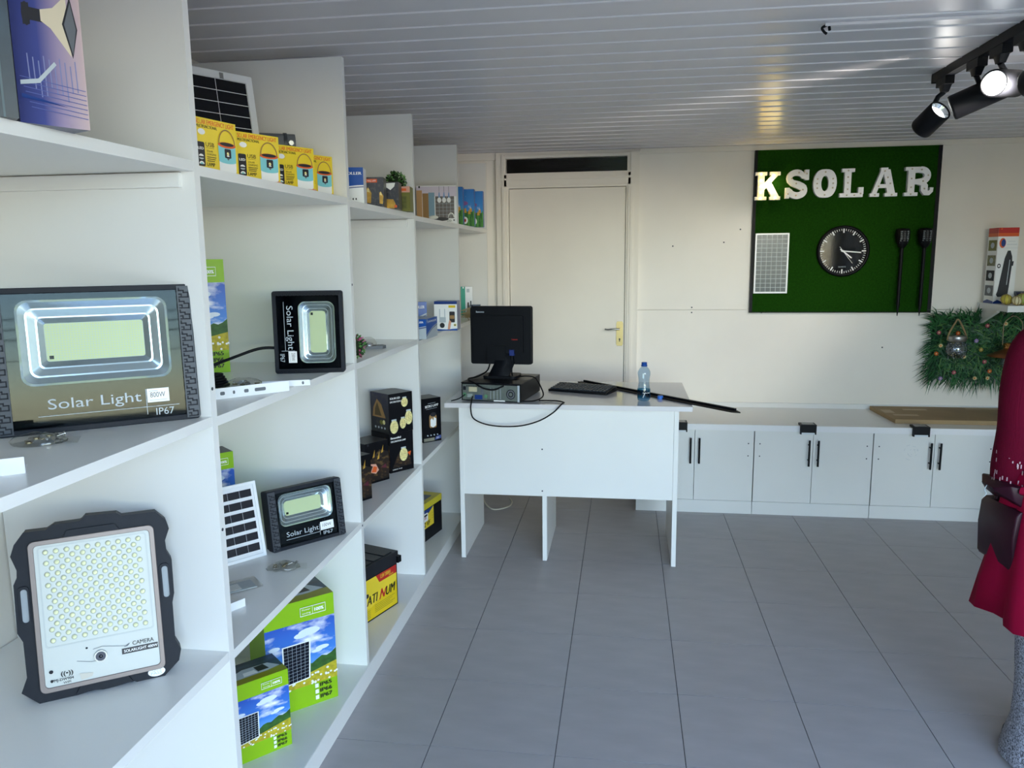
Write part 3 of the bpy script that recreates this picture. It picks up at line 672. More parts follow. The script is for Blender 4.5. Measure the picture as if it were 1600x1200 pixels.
# --- floodlights
def meander(g, x, y0, y1, z, s, m):
    w = .0022
    for (a, b, c, d) in ((0, .0, 1, .12), (.88, 0, 1, .55), (.45, .43, 1, .55), (.45, .43, .57, .72), (.0, .62, .57, .74), (0, .62, .12, .95), (0, .28, .3, .40), (.22, .12, .34, .40)):
        g.box(x+a*s*.9, y0, z+b*s, x+c*s*.9, y1, z+d*s, m)
def flood(name, label, br, z, yaw, W, H, tilt, refl, watt, spin=False, texth=.021, txt=None, nled=(34, 15), gripw=.028):
    """W x H of the lamp in its landscape position; refl = hole x0,z0,x1,z1; spin = stood on its end"""
    a = R(yaw); ww = H if spin else W
    t = thing(name, label, 'floodlight', (br[0]-ww*math.cos(a), br[1]-ww*math.sin(a), z), yaw, tilt)
    M = Matrix(((0, 0, 1, 0), (0, 1, 0, 0), (-1, 0, 0, W), (0, 0, 0, 1))) if spin else None
    def N(w=1, h=1, y=0.):
        g = G(w, h, y); g.M = M; return g
    x0, z0, x1, z1 = refl; out = rr(0, 0, W, H, .008, 5); hole = rr(x0, z0, x1, z1, .022, 5)
    g = N(); g.ring(out, rr(.012, .012, W-.012, H-.012, .006, 5), 0, .03, DGREY); g.prism(rr(.003, .003, W-.003, H-.003, .006), .03, .05, DGREY); g.build('casing', t, bevel=.0015, seg=1)
    for xa, xb in ((.002, gripw), (W-gripw, W-.002)):
        g = N(); g.box(xa, -.003, .004, xb, .002, H-.004, GUN if not spin else DGREY)
        s = gripw*.82; n = int((H-.012)/s)
        for k in range(n): meander(g, xa+.003, -.0048, -.003, .006+k*(H-.012)/n, s, DGREY if not spin else BLK)
        g.build('side_grip', t)
    g = N(); g.ring([(gripw if p[0] < W/2 else W-gripw, p[1]) for p in rr(gripw, .008, W-gripw, H-.008, .001, 5)], hole, .0045, .006, mat('black_screen_print', '#04050a', .03, spec=.32)); g.build('front_mask', t)
    g = N(); ins = [0, .004, .016, .019, .033, .036, .048]; dep = [.006, .012, .017, .0175, .022, .0225, .028]; mm = [SILB, SIL, SILB, SIL, SILB, SIL]
    cx, cz = (x0+x1)/2, (z0+z1)/2
    k0 = (z1-z0)*.28/.048
    rings = [[(p[0], d, p[1]) for p in rr(x0+i*k0, z0+i*k0, x1-i*k0, z1-i*k0, max(.004, .022-i*k0*.35), 5)] for i, d in zip(ins, dep)]
    for q in range(6): g.loft(rings[q:q+2], mm[q], cap=False)
    g.build('reflector', t)
    i = ins[-1]*k0; lx0, lz0, lx1, lz1 = x0+i, z0+i, x1-i, z1-i
    lp = N().box(lx0-.002, .0275, lz0-.002, lx1+.002, .0295, lz1+.002, LEDP).build('led_plate', t)
    g = N(); nx, nz = nled
    for a_ in range(nx):
        for b_ in range(nz):
            px, pz = lx0+(a_+.5)*(lx1-lx0)/nx, lz0+(b_+.5)*(lz1-lz0)/nz; dx, dz = (lx1-lx0)/nx*.36, (lz1-lz0)/nz*.36
            g.add([(px-dx, .0270, pz-dz), (px+dx, .0270, pz-dz), (px+dx, .0270, pz+dz), (px-dx, .0270, pz+dz)], [(0, 1, 2, 3)], LEDY)
    o = g.build('led_chips', lp); o['kind'] = 'stuff'
    N().box(lx0+.004, .0262, lz0+.004, lx0+.012, .0275, lz0+.011, INK).build('light_sensor', lp)
    g = N(); g.box(gripw, .0015, .008, W-gripw, .003, H-.008, GLASSF); g.build('glass_pane', t)
    d = txt; g = N(W, H, .0012); g.text('Solar Light', d[0], d[1], texth, GRYP, w=d[2]*W, bold=0); g.line(d[3], d[4], d[5], d[4], .0012, GRYP); g.line(d[6], d[4]-.055, d[6], d[4]+.13, .0012, GRYP); g.text('IP67', d[7], d[8], texth*.72, GRYP, w=d[9]*W)
    g.build('lettering', t)
    st = N(W, H, .0008); st.rect(*d[10], WHTP); u0, v0, u1, v1 = d[10]; st.text(watt, u0+(u1-u0)*.14, v0+(v1-v0)*.36, (v1-v0)*H*.36, INK, w=(u1-u0)*W*.68); st.line(u0+(u1-u0)*.1, v0+(v1-v0)*.82, u0+(u1-u0)*.5, v0+(v1-v0)*.82, .0012, GRYP); st.line(u0+(u1-u0)*.1, v0+(v1-v0)*.15, u0+(u1-u0)*.9, v0+(v1-v0)*.15, .001, GRYP)
    st.build('rating_sticker', t)
    g = N(); g.tube([(W*.12, .052, H*.5), (W*.12, .075, H*.5), (W*.5, .078, H*.5), (W*.88, .075, H*.5), (W*.88, .052, H*.5)], .006, DGREY, 6, False); g.build('bracket', t)
    return t

# ------------------------------------------------------------------ goods, bay nearest the camera
z = TOPZ[0]
carton('lamp_carton', 'navy and lilac carton with a post lamp picture on the top shelf', (-.868, 1.208), z, 62.9, .105, .207, .17, mat('navy_card_side', '#6a6a7a', .4, noise=.4, nscale=20), front=p_post)
t = carton('lamp_carton', 'dark stormy blue carton at the very edge of the top shelf, cut by the picture', (-.893, 1.085), z, 48, .20, .30, .12, mat('storm_card', '#1f2c3a', .35), front=p_storm)
flood('solar_floodlight', 'largest black solar floodlight marked 800W on the middle shelf', (-.934, 1.585), MID[0], 38.8, .381, .297, 4.6, (.05, .098, .331, .272), '800W',
      txt=(.24, .165, .455, .19, .12, .89, .72, .765, .055, .095, (.725, .15, .84, .25)))
def screwbag(loc, s, label, seed=1, yaw=0):
    rnd = random.Random(seed); t = thing('hardware_bag', label, 'bag', loc, yaw)
    g = G()
    for k in range(14):
        a, r = rnd.uniform(0, 6.28), rnd.uniform(0, .026)*s; p = Vector((r*1.5*math.cos(a), r*math.sin(a), .004+rnd.uniform(0, .009)*s)); b = rnd.uniform(0, 6.28); d = Vector((math.cos(b), math.sin(b), rnd.uniform(-.1, .3)))*.012*s
        if k % 3: g.cyl(p, p+d, .0022*s, STEEL, 7); g.cyl(p+d, p+d*1.18, .0045*s, STEEL, 6)
        else: g.lathe([(.003*s, 0), (.0062*s, .0), (.0062*s, .003*s), (.003*s, .003*s)], p, 8, mat('screw_brass', '#8f8468', .35, metal=.8), False)
    g.build('screws', t)
    rings = []
    for q, (zz, k1) in enumerate(((.001, 1.0), (.006, 1.08), (.014*s, .8), (.021*s, .35))):
        rings.append([((.048*s*k1*(1+.12*rnd.uniform(-1, 1)))*math.cos(2*math.pi*k/16), (.032*s*k1*(1+.15*rnd.uniform(-1, 1)))*math.sin(2*math.pi*k/16), zz+.003*s*rnd.uniform(0, 1)) for k in range(16)])
    f = G().loft(rings, FILM); f.add([(.04*s, -.015*s, .006), (.075*s, -.02*s, .003), (.072*s, .014*s, .009), (.04*s, .016*s, .010)], [(0, 1, 2, 3)], FILM, True); f.build('clear_bag', t)
    return t
screwbag((-1.115, 1.315, MID[0]), 1.0, 'clear bag of screws in front of the 800W floodlight', 3, 20)
def bracket_strip(loc, yaw, L, label, w=.03, holes=((.10, .03), (.27, .012), (.38, .006), (.5, .012), (.64, .03)), h=.028):
    t = thing('mounting_bracket', label, 'bracket', loc, yaw)
    g = G(); g.box(0, 0, 0, L, .002, h, WHT); g.box(0, .002, 0, L, w, .002, WHT); g.build('strip', t, bevel=.0006, seg=1)
    for u, hw in holes:
        g = G(); g.poly(rr(u*L-hw*.5, h*.5-.0045, u*L+hw*.5, h*.5+.0045, min(.0028, hw*.45), 3), MGREY)
        g.build('slot', t, (0, -.0002, 0))
    return t
bracket_strip((-1.14, 1.00, MID[0]), 38, .20, 'white metal bracket at the edge of the shelf below the 800W floodlight', .06)
# camera floodlight 400W
W4, H4 = .292, .363
t = thing('camera_floodlight', 'tall dark framed solar camera light with rows of clear lenses, low shelf', 'floodlight', (-1.218, 1.326, LOW[0]), 34.8, 9.2)
outl = [(.035, -.012), (.075, -.012), (.085, .0), (.120, .004), (.145, .0), (.20, .004), (.215, -.004), (.255, -.006), (.294, .028), (.300, .052), (.290, .075), (.291, .16), (.296, .18), (.297, .255), (.288, .275), (.287, .30), (.297, .325), (.292, .345), (.272, .367), (.205, .368), (.195, .376), (.135, .379), (.125, .369), (.075, .369), (.06, .360), (.02, .361), (.002, .338), (-.006, .315), (.003, .285), (.002, .27), (-.005, .255), (-.006, .155), (.003, .135), (.004, .06), (-.008, .03)]
g = G(); g.prism(outl, .004, .05, DGREY); g.build('casing', t, bevel=.003)
for x in (.006, .2745):
    g = G(); g.ring(rr(x-.004, .168, x+.016, .25, .008, 4), rr(x, .174, x+.0125, .244, .006, 4), -.001, .004, DGREY); g.prism(rr(x, .174, x+.0125, .244, .006, 4), .0028, .0042, mat('slot_grey', '#9aa0a4', .5)); g.build('handle_grip', t)
for zz in (.338, .005):
    g = G(); g.prism([(.09, zz), (.20, zz), (.19, zz+.016), (.10, zz+.016)], -.002, .004, DGREY); g.build('raised_rib', t, bevel=.001, seg=1)
g = G(); g.ring(rr(.026, .020, .266, .340, .012, 5), rr(.036, .030, .256, .330, .008, 5), -.003, .004, mat('copper_grey_frame', '#857a76', .4, metal=.3)); g.build('inner_frame', t, bevel=.001, seg=1)
FACE = mat('frosted_white_face', '#cdd0ca', .4)
fp = G().prism(rr(.035, .029, .257, .331, .009, 5), .0, .0045, FACE).build('face_panel', t)
g = G(); g.ring(rr(.042, .112, .250, .326, .006, 5), rr(.045, .115, .247, .323, .005, 5), -.0012, 0, mat('face_groove', '#c2c6c2', .4)); g.build('lens_surround', fp)
ld0 = None; rc = [(r, c) for r in range(17) for c in range(10 if r % 2 == 0 else 9)]
for r, c in rc:
    p = (.057+.0196*c+(.0098 if r % 2 else 0), 0, .127+.0117*r)
    if ld0 is None:
        g = G(); g.lathe([(.0056, -.0003), (.0056, -.0012), (.0046, -.0022)], m=mat('lens_rim', '#b6b9b2', .25), n=12, axis='y', cap=False); g.lathe([(.0046, -.0022), (.0036, -.0044), (.0018, -.0056), (0, -.006)], m=mat('lens_glow', '#f3f2c4', .15, spec=.8), n=12, axis='y')
        ld0 = g.build('led_lens', fp, p)
    else: share(ld0, fp, p)
g = G(); g.cyl((.142, -.0006, .076), (.142, -.006, .076), .0125, mat('lens_ring', '#b4b6b4', .3, metal=.4), 20); g.cyl((.142, -.005, .076), (.142, -.0075, .076), .0098, mat('lens_blue', '#2a3a4c', .08), 20); g.ball((.142, -.0075, .076), .004, mat('lens_core', '#141c26', .05), 10, 6, (1, .4, 1)); g.build('camera_lens', fp)
g = G(W4, H4, -.0008)
g.text('CAMERA', .70, .232, .0085, INK, w=.042, bold=.01); g.rect(.625, .188, .87, .222, DARKP); g.text('SOLARLIGHT 400W', .64, .197, .0058, WHTP, w=.066, bold=.01); g.poly([(.64, .232), (.68, .25), (.68, .244), (.665, .232)], MGREY)
g.line(.33, .205, .42, .185, .001, MGREY); g.line(.42, .185, .50, .183, .001, MGREY); g.line(.44, .255, .50, .262, .001, MGREY); g.line(.50, .262, .66, .235, .001, MGREY)
g.oval(.165, .172, .014, .011, DGREY, 10); g.oval(.165, .118, .010, .009, DGREY, 10); g.text('((•))', .225, .138, .009, INK, w=.022, bold=.02); g.text('PMJ-DW904', .165, .110, .0055, INK, w=.04, bold=.01); g.text('WIFI', .235, .090, .005, INK, w=.014)
g.poly([(.34, .13), (.43, .12), (.42, .10), (.35, .09)], mat('glue_stain', '#cfc9bb', .6)); g.oval(.40, .27, .008, .006, DGREY, 8)
g.build('lettering', t)
g = G(W4, H4, .0035); g.oval(.845, .038, .06, .028, WHTP, 20); g.text('QC 2', .815, .042, .006, GRYP, w=.018); g.text('PASS', .805, .022, .006, GRYP, w=.022); g.build('inspection_sticker', t)
g = G(); g.box(.10, .05, .02, .19, .062, .34, DGREY); g.build('rear_heatsink', t)

# ------------------------------------------------------------------ second bay
z = TOPZ[1]
def framed_panel(name, label, bl, z, yaw, tilt, W, H, nx, ny, frame, cellm, busm, fw=.012, gap=0, gx=None, depth=.017, cat='solar panel', group=None):
    t = thing(name, label, cat, (*bl, z), yaw, tilt, group)
    g = G(); g.ring([(0, 0), (W, 0), (W, H), (0, H)], [(fw, fw), (W-fw, fw), (W-fw, H-fw), (fw, H-fw)], 0, depth, frame); g.build('frame', t, bevel=.001, seg=1)
    G().box(fw, .004, fw, W-fw, .007, H-fw, ALU if gap else busm).build('backing_sheet', t)
    gx = gap if gx is None else gx
    cw, ch = (W-2*fw-gap*2)/nx, (H-2*fw-gap*2)/ny; c0 = None
    for a_ in range(nx):
        for b_ in range(ny):
            p = (fw+gap+a_*cw, .003, fw+gap+b_*ch)
            if c0 is None: c0 = G().box(.0012-gx*.1, 0, .0012+gap*.6, cw-.0012+gx*.1, .0012, ch-.0012-gap*.6, cellm).build('solar_cell', t, p)
            else: share(c0, t, p)
    return t
t = framed_panel('solar_module', 'large silver framed black solar panel leaning behind the yellow boxes', (-1.275, 2.036), z, 60, 8, .35, .355, 3, 9, ALU, mat('black_cell', '#05060c', .15), ALU, .022)
G().box(.24, -.002, .333, .252, .0, .350, STEEL).build('clip', t)
t = thing('pipe_clamp', 'grey metal pole clamp lying behind the yellow lamp boxes', 'bracket', (-1.10, 2.40, z), 30)
g = G(); g.cyl((-.05, 0, .158), (.065, 0, .158), .032, MGREY, 18); g.cyl((.03, 0, .158), (.04, 0, .158), .035, GUN, 18); g.cyl((.0, 0, .001), (.0, 0, .14), .02, MGREY); g.build('pole_sleeve', t); g = G(); g.cyl((.05, -.028, .158), (.05, -.040, .158), .008, STEEL, 6); g.build('bolt', t)
ew = ('nearest of the four yellow lamp boxes on the top shelf, beside the tall partition', 'second yellow lamp box counting from the nearest partition', 'third yellow lamp box counting from the nearest partition', 'farthest yellow lamp box, partly hidden by the third one')
for k, (br, yw) in enumerate((((-.950, 1.862), 76), ((-.935, 2.070), 64), ((-.930, 2.300), 60), ((-.945, 2.490), 61))):
    carton('lantern_box', ew[k], br, z, yw, .135, .125, .13, YEL, front=p_emergency, group='yellow emergency lamp boxes')
carton('floodlight_carton', 'tall green carton with meadow picture standing behind the coiled cable', (-1.245, 2.305), MID[1], 45, .20, .355, .12, GRN, front=p_green(False), top=p_greentop)
lampu = flood('solar_floodlight', 'black solar floodlight stood on its end with sideways lettering, middle shelf', (-.870, 2.323), MID[1], 14.3, .256, .214, 1.5, (.033, .077, .225, .188), '200W', spin=True, texth=.019,
      txt=(.18, .20, .53, .13, .16, .72, .725, .76, .08, .10, (.73, .20, .87, .32)), nled=(28, 12), gripw=.014)
c = G().tube([(-1.080, 2.30, 1.262), (-1.13, 2.27, 1.262), (-1.20, 2.20, 1.235), (-1.27, 2.08, 1.205), (-1.30, 1.95, 1.194)], .0045, BLK).build('power_cord', lampu); c.matrix_parent_inverse = lampu.matrix_basis.inverted()
t = thing('cable_coil', 'coil of black cable on the middle shelf by the green carton', 'cable', (-1.165, 1.985, MID[1]), 35)
g = G()
for k in range(5): g.tube([((.075-.004*k)*math.cos(2*math.pi*q/20), (.032-.003*k)*math.sin(2*math.pi*q/20), .006+.0075*k) for q in range(21)], .0042, BLK, 7, True, 2)
g.build('windings', t)
bracket_strip((-1.105, 1.738, MID[1]), 48.5, .312, 'white slotted mounting bracket in front of the cable coil', .05, ((.28, .034), (.42, .012), (.515, .006), (.62, .012), (.74, .030)))
bracket_strip((-1.00, 2.02, MID[1]), 20, .13, 'short white bracket lying by the upright floodlight', .03, ((.85, .006),), .016)
screwbag((-1.055, 2.015, MID[1]), 1.15, 'clear bag with copper coloured screws behind the slotted bracket', 5, 40)
z = LOW[1]
carton('floodlight_carton', 'small green and blue carton behind the white striped solar panel', (-1.30, 2.385), z, 48, .15, .287, .10, GRN, front=p_green(False), lidmat=GUN)
t = framed_panel('solar_module', 'small white solar panel with dark cell strips leaning on the low shelf', (-1.201, 2.085), z, 52.9, 12, .150, .239, 3, 6, WHT, CELL, ALU, .010, .007, None, .012)
flood('solar_floodlight', 'small black solar floodlight marked 100W on the low shelf', (-.928, 2.419), z, 50.5, .263, .197, 7.2, (.037, .073, .226, .179), '100W', texth=.0155,
      txt=(.20, .20, .43, .19, .155, .64, .645, .69, .09, .13, (.655, .17, .84, .31)), nled=(26, 10), gripw=.026)
screwbag((-1.01, 2.105, z), .95, 'clear bag of screws in front of the 100W floodlight', 8, 15)
t = thing('leaflet_bag', 'flat clear bag with a folded leaflet on the low shelf', 'bag', (-1.10, 1.90, z), 45)
g = G(); g.box(0, 0, 0, .10, .06, .002, GRYP); g.box(.01, .008, .002, .06, .05, .0028, WHTP); g.build('leaflet', t); g = G(); g.box(-.008, -.008, 0, .115, .07, .006, FILM); g.build('clear_bag', t)
bracket_strip((-1.08, 1.715, z), 60, .155, 'white metal bracket at the near end of the low shelf', .06, ((.55, .01),), .022)
z = .07
carton('floodlight_carton', 'large lime green solar light carton on the floor level shelf', (-.949, 2.330), z, 44, .235, .374, .17, GRN, front=p_green(True), top=p_greentop, right=None)
carton('floodlight_carton', 'smaller lime green solar light carton in front of the large one', (-.994, 2.058), z, 47.7, .170, .248, .12, GRN, front=p_green(False), top=p_greentop)

# ------------------------------------------------------------------ third bay
z = TOPZ[2]
carton('controller_box', 'blue and white controller box on the top shelf', (-.930, 2.75), z, 12, .13, .128, .09, WHT, front=p_controller('CONTROLLER'))
carton('wall_lamp_box', 'dark wall lamp box beside the blue controller box', (-.903, 2.90), z, 10, .085, .108, .08, BCARD, front=p_walllamp)
carton('wall_lamp_box', 'shiny dark wall lamp box in front of the leafy ball', (-.889, 3.05), z, 8, .085, .104, .08, BCARD, front=p_walllamp2)
carton('garden_lamp_box', 'olive and orange lamp box at the end of the top shelf', (-.885, 3.20), z, 6, .075, .10, .08, OLIVE, front=p_garden)
def leafball(name, label, c, r, cols, flowers=None, n=260):
    rnd = random.Random(4); t = thing(name, label, 'plant', (c[0], c[1], c[2]))
    G().ball((0, 0, r), r*.72, mat('leaf_core', '#1c2c14', .9), 12, 8).build('core', t)
    g = G(); fl = G()
    for k in range(n):
        zz = 1-2*(k+.5)/n; a = k*2.39996; q = math.sqrt(1-zz*zz); d = Vector((q*math.cos(a), q*math.sin(a), zz)); d = (d+Vector((rnd.uniform(-.2, .2),)*3)).normalized()
        u = d.cross(Vector((rnd.random()-.5, rnd.random()-.5, rnd.random()-.5))).normalized(); p = Vector((0, 0, r))+d*r*.7; s = r*.26; tip = p+d*r*.34*rnd.uniform(.7, 1.1)+u*s*.5
        w = d.cross(u)*s*.42
        tgt, m = (g, cols[k % len(cols)])
        if flowers and rnd.random() < .4: tgt, m = fl, flowers[k % len(flowers)]
        tgt.add([p, (p+tip)/2+w+d*s*.15, tip, (p+tip)/2-w+d*s*.15], [(0, 1, 2, 3)], m)
    g.build('foliage', t)['kind'] = 'stuff'
    if flowers: fl.build('blossoms', t)['kind'] = 'stuff'
    return t
LG = [mat('leaf_a', '#3f7038', .6), mat('leaf_b', '#5f8f4a', .6), mat('leaf_c', '#b4cc9f', .6), mat('leaf_d', '#1d3a1c', .6)]
leafball('topiary_ball', 'round artificial topiary ball of green leaves behind the lamp boxes', (-.955, 3.24, z+.075), .047, LG)
G().cyl((-.955, 3.24, z), (-.955, 3.24, z+.085), .02, mat('terracotta', '#8a6a52', .8), 14, .026).build('pot', bpy.data.objects['topiary_ball']).matrix_parent_inverse = Matrix.Translation((.955, -3.24, -z-.075))
leafball('flower_ball', 'round ball of pink artificial flowers and leaves at the shelf partition', (-.958, 2.655, MID[2]), .047, LG[:2]+LG[3:], [mat('blossom_a', '#a4476c', .6), mat('blossom_b', '#c98aa0', .6)], 220)
t = thing('dome_lamp', 'small clear dome light on a grey base on the empty middle shelf', 'lamp', (-1.02, 3.0, MID[2]), 20)
g = G(); g.prism([(-.05, -.028), (.055, -.028), (.07, .0), (.055, .028), (-.05, .028)], 0, .012, MGREY, axis='z'); g.build('base', t, bevel=.003); G().lathe([(.033, .012), (.032, .025), (.024, .038), (.012, .046), (0, .048)], m=FILM, n=20).build('dome', t); g = G(); g.lathe([(.02, .012), (.018, .022), (0, .026)], m=SIL, n=14); g.build('reflector', t)
z = LOW[2]
carton('string_light_box', 'black decoration lamp box with four glowing jars, on top of its stack', (-.930, 3.295), z+.1765, 53, .128, .175, .135, BCARD, front=p_bulbs(True), left=p_tent, group=None)
carton('string_light_box', 'black decoration lamp box with one glowing jar, at the bottom of the stack', (-.932, 3.295), z, 53, .128, .1755, .135, BCARD, front=p_bulbs(False), left=p_camp)
carton('camp_lamp_box', 'black campfire lamp box touching the stacked lamp boxes', (-.990, 3.113), z, 58, .125, .174, .12, BCARD2, front=p_camp)
carton('camp_lamp_box', 'black campfire lamp box nearest the partition, mostly hidden', (-.977, 2.842), z, 60, .125, .180, .12, BCARD2, front=p_camp)
def battery(name, label, br, z, yaw, W, H, D, body, lid, labelfn, lidh, over=.008):
    a = R(yaw); t = thing(name, label, 'battery', (br[0]-W*math.cos(a), br[1]-W*math.sin(a), z), yaw)
    G().box(0, 0, 0, W, D, H-lidh, body).build('case', t, bevel=.004)
    g = G(); g.box(-.002, -over*.3, H-lidh, W+over, D+.002, H, lid); g.build('lid', t, bevel=.003)
    g = G(W, H-lidh, -.0004); labelfn(g); g.build('printed_label', t)
    return t
def p_plat(g):
    g.rect(.02, .03, .985, .97, YELD); g.poly([(.02, .38), (.5, .30), (.985, .62), (.985, .97), (.02, .97)], YEL)
    g.poly([(.66, .78), (.985, .78), (.985, .97), (.60, .97)], RED); g.text('12.8V 200AH', .68, .85, .016, YEL, w=.068, bold=.01); g.text('lithium', .84, .80, .009, YEL, w=.03)
    g.poly(rr(.30, .56, .46, .66, .03, 3), DARKP); g.text('GOLD', .31, .585, .012, WHTP, w=.034)
    g.text('PLATI', .31, .38, .038, INK, w=.112, bold=.02, shear=.25); g.poly([(.645, .37), (.665, .37), (.70, .50), (.72, .38), (.745, .38), (.79, .60), (.76, .56), (.735, .46), (.71, .60), (.69, .60)], RED); g.text('UM', .775, .38, .038, INK, w=.064, bold=.02, shear=.25)
    for k in range(5): g.line(.30+.02*(k % 2), .25-.04*k, .48, .25-.04*k, .0016, OLIVE); g.line(.56, .30-.04*k, .94-.05*(k % 3), .30-.04*k, .0016, OLIVE)
t = battery('platinum_battery', 'big black battery with a yellow label and ribbed black lid, floor shelf', (-.953, 3.055), .07, 70.2, .36, .236, .20, mat('battery_black', '#0b0d13', .45, spec=.25), mat('battery_lid', '#1b1d22', .45, noise=.3, nscale=20), p_plat, .052)
t.name = 'lithium_battery'
g = G()
for k in range(5): g.box(.02+.066*k, .01, .236, .075+.066*k, .19, .2395, mat('battery_lid', '#1b1d22'))
g.build('vent_rib', t, bevel=.001, seg=1)
g = G(); g.box(.355, -.012, .186, .378, .05, .214, BLK); g.build('carry_lug', t, bevel=.003)

# ------------------------------------------------------------------ fourth bay
z = TOPZ[3]
carton('pendant_kit_box', 'white box with three hanging bulbs over a kitchen picture', (-.905, 4.20), z, 8, .215, .20, .07, WHT, front=p_kitchen, lidmat=DGREY)
carton('kraft_box', 'plain brown card box behind the kitchen picture box', (-.99, 4.262), z, 5, .12, .185, .035, KRAFT)
z = MID[3]
carton('controller_carton', 'taller blue and white controller carton behind the low one, beside the camera box', (-.958, 3.705), z, 25, .11, .158, .05, GRYP, front=p_blueswoosh('CONTROLLER'), left=p_blueswoosh('SOLAR'))
carton('controller_carton', 'low blue and white controller carton with a curved stripe in front of the taller one', (-.893, 3.645), z, 88, .185, .092, .13, GRYP, front=p_blueswoosh('CONTROLLER'), left=p_blueswoosh('CONTROLLER'))
carton('camera_box', 'white box with blue lid showing a hand and a camera', (-.850, 3.90), z, 3, .118, .150, .10, BLUED, front=p_camera, lidmat=BLUED)
carton('retro_lamp_box', 'black retro lamp box with a white flame picture', (-.929, 3.819), LOW[3], 45.5, .108, .226, .11, BCARD, front=p_retro)
def p_yb(g):
    g.rect(.06, .40, .62, .98, YEL); g.poly([(.06, .98), (.06, .92), (.4, .84), (.62, .98)], BLUED); g.poly(rr(.12, .62, .36, .88, .04, 3), WHTP); g.rect(.15, .78, .33, .84, INK); g.text('EXIDE', .15, .70, .012, RED, w=.036, bold=.02)
    g.text('12 VF', .14, .46, .026, INK, w=.08, bold=.03, shear=.2)
    for k in range(3): g.line(.54, .6+.08*k, .57, .63+.08*k, .002, INK)
t = battery('car_battery', 'black battery with yellow lid on the floor shelf near the desk', (-.979, 3.986), .07, 78.2, .26, .205, .16, mat('battery_black', '#111318'), mat('yellow_lid', '#d8c530', .4), p_yb, .034, .003)
g = G(); g.box(.04, .03, .205, .20, .11, .208, MGREY); g.build('lid_label', t)

# ------------------------------------------------------------------ far bay
z = TOPZ[4]
fl = ('nearest of the three blue flower boxes on the top shelf by the door', 'middle one of the three blue flower boxes on the top shelf by the door', 'farthest of the three blue flower boxes, next to the door frame')
for k, (x, y_) in enumerate(((-.897, 4.47), (-.862, 4.63), (-.836, 4.78))):
    carton('flower_light_box', fl[k], (x-.03, y_), z, 4, .085, .215, .06, BLUE, front=p_flowers, group='blue flower light boxes')
carton('gadget_box', 'teal and white gadget box on the middle shelf beside the monitor', (-.985, 5.0), MID[4], 12, .075, .185, .06, WHT, left=lambda g: g.rect(0, 0, 1, 1, TEAL), front=lambda g: (g.rect(0, 0, .38, 1, TEAL), g.rect(.5, .80, .75, .92, GRYP), g.poly([(.5, .05), (.75, .05), (.70, .45), (.55, .45)], mat('taupe_print', '#6b6258', .5)), g.rect(.8, .3, .9, .5, DGREY)))
carton('gadget_box', 'small grey blue box at the far end of the middle shelf', (-.925, 4.95), MID[4], 6, .06, .07, .05, mat('slate_card', '#6a7684', .4), front=lambda g: g.rect(.05, .05, .3, .95, DGREY))
t = thing('dried_grass', 'bunch of pale dried grass drooping over the shelf edge', 'plant', (-.930, 4.62, MID[4]))
g = G(); rnd = random.Random(2)
for k in range(70):
    a = rnd.uniform(-.5, .5); L = rnd.uniform(.06, .13); p0 = Vector((rnd.uniform(-.05, 0), rnd.uniform(-.03, .03), .03+rnd.uniform(-.02, .035)))
    g.tube([p0, p0+Vector((L*.5, a*.04, .012)), p0+Vector((L, a*.08, -.03*rnd.random()-.012))], .0022, mat('straw', '#cdb98e', .8), 4, True, 2)
g.build('stalks', t)['kind'] = 'stuff'

# ------------------------------------------------------------------ on the desk
t = thing('desktop_computer', 'black flat desktop computer with its rear sockets towards the shop', 'computer', (-.812, 3.79, DZ), -9)
PW_, PH_, PD_ = .312, .094, .36
G().box(0, .003, .004, PW_, PD_, PH_, mat('pc_black', '#0c0d12', .45, spec=.25)).build('case', t, bevel=.002)
G().box(-.002, .0, PH_-.002, PW_+.002, PD_*.96, PH_+.001, mat('pc_top', '#121318', .35, spec=.3)).build('top_cover', t, bevel=.001, seg=1)
STL = mat('rear_steel', '#8d9690', .35, metal=.7)
g = G(); g.box(.006, 0, .008, PW_-.018, .004, PH_-.008, STL); g.build('rear_panel', t)
g = G(PW_, PH_, -.0005)
for k in range(9): g.rect(.09+.028*k, .78, .105+.028*k, .86, INK)
for k in range(4): g.line(.50+.055*k, .15, .50+.055*k, .78, .002, GRYP)
g.rect(.44, .12, .68, .14, INK); g.oval(.835, .45, .075, .27, DGREY, 18)
for a_ in range(3): g.oval(.835, .45, .062-.018*a_, .22-.064*a_, (MGREY, DGREY, STL)[a_], 16)
g.rect(.13, .52, .27, .78, mat('beige_socket', '#c8bfa0', .5)); g.rect(.03, .60, .08, .80, DGREY); g.rect(.03, .25, .08, .45, mat('green_socket', '#5f8f6a', .5)); g.rect(.10, .2, .19, .4, mat('grey_socket', '#9aa49e', .4)); g.rect(.23, .12, .36, .36, BLUED); g.rect(.33, .4, .38, .72, MGREY); g.rect(.55, .05, .74, .12, WHTP); g.oval(.42, .3, .03, .1, mat('green_socket', '#5f8f6a'), 10)
g.build('sockets', t)
g = G(); g.box(PW_-.016, -.003, .006, PW_-.006, .003, PH_-.006, GRYP); g.build('serial_label', t)
for x in (.03, PW_-.03):
    for y_ in (.02, .30): G().box(x-.012, y_, 0, x+.012, y_+.03, .004, BLK).build('rubber_foot', t)
t = thing('computer_monitor', 'black flat monitor seen from behind, standing on the desktop computer', 'monitor', (-.633, 3.985, DZ+PH_+.0015), -4)
MB_ = mat('monitor_black', '#0c0f15', .5, spec=.2)
g = G(); g.prism(rr(-.09, -.075, .09, .075, .025, 5), 0, .012, MB_, axis='z'); g.build('stand_base', t, bevel=.003)
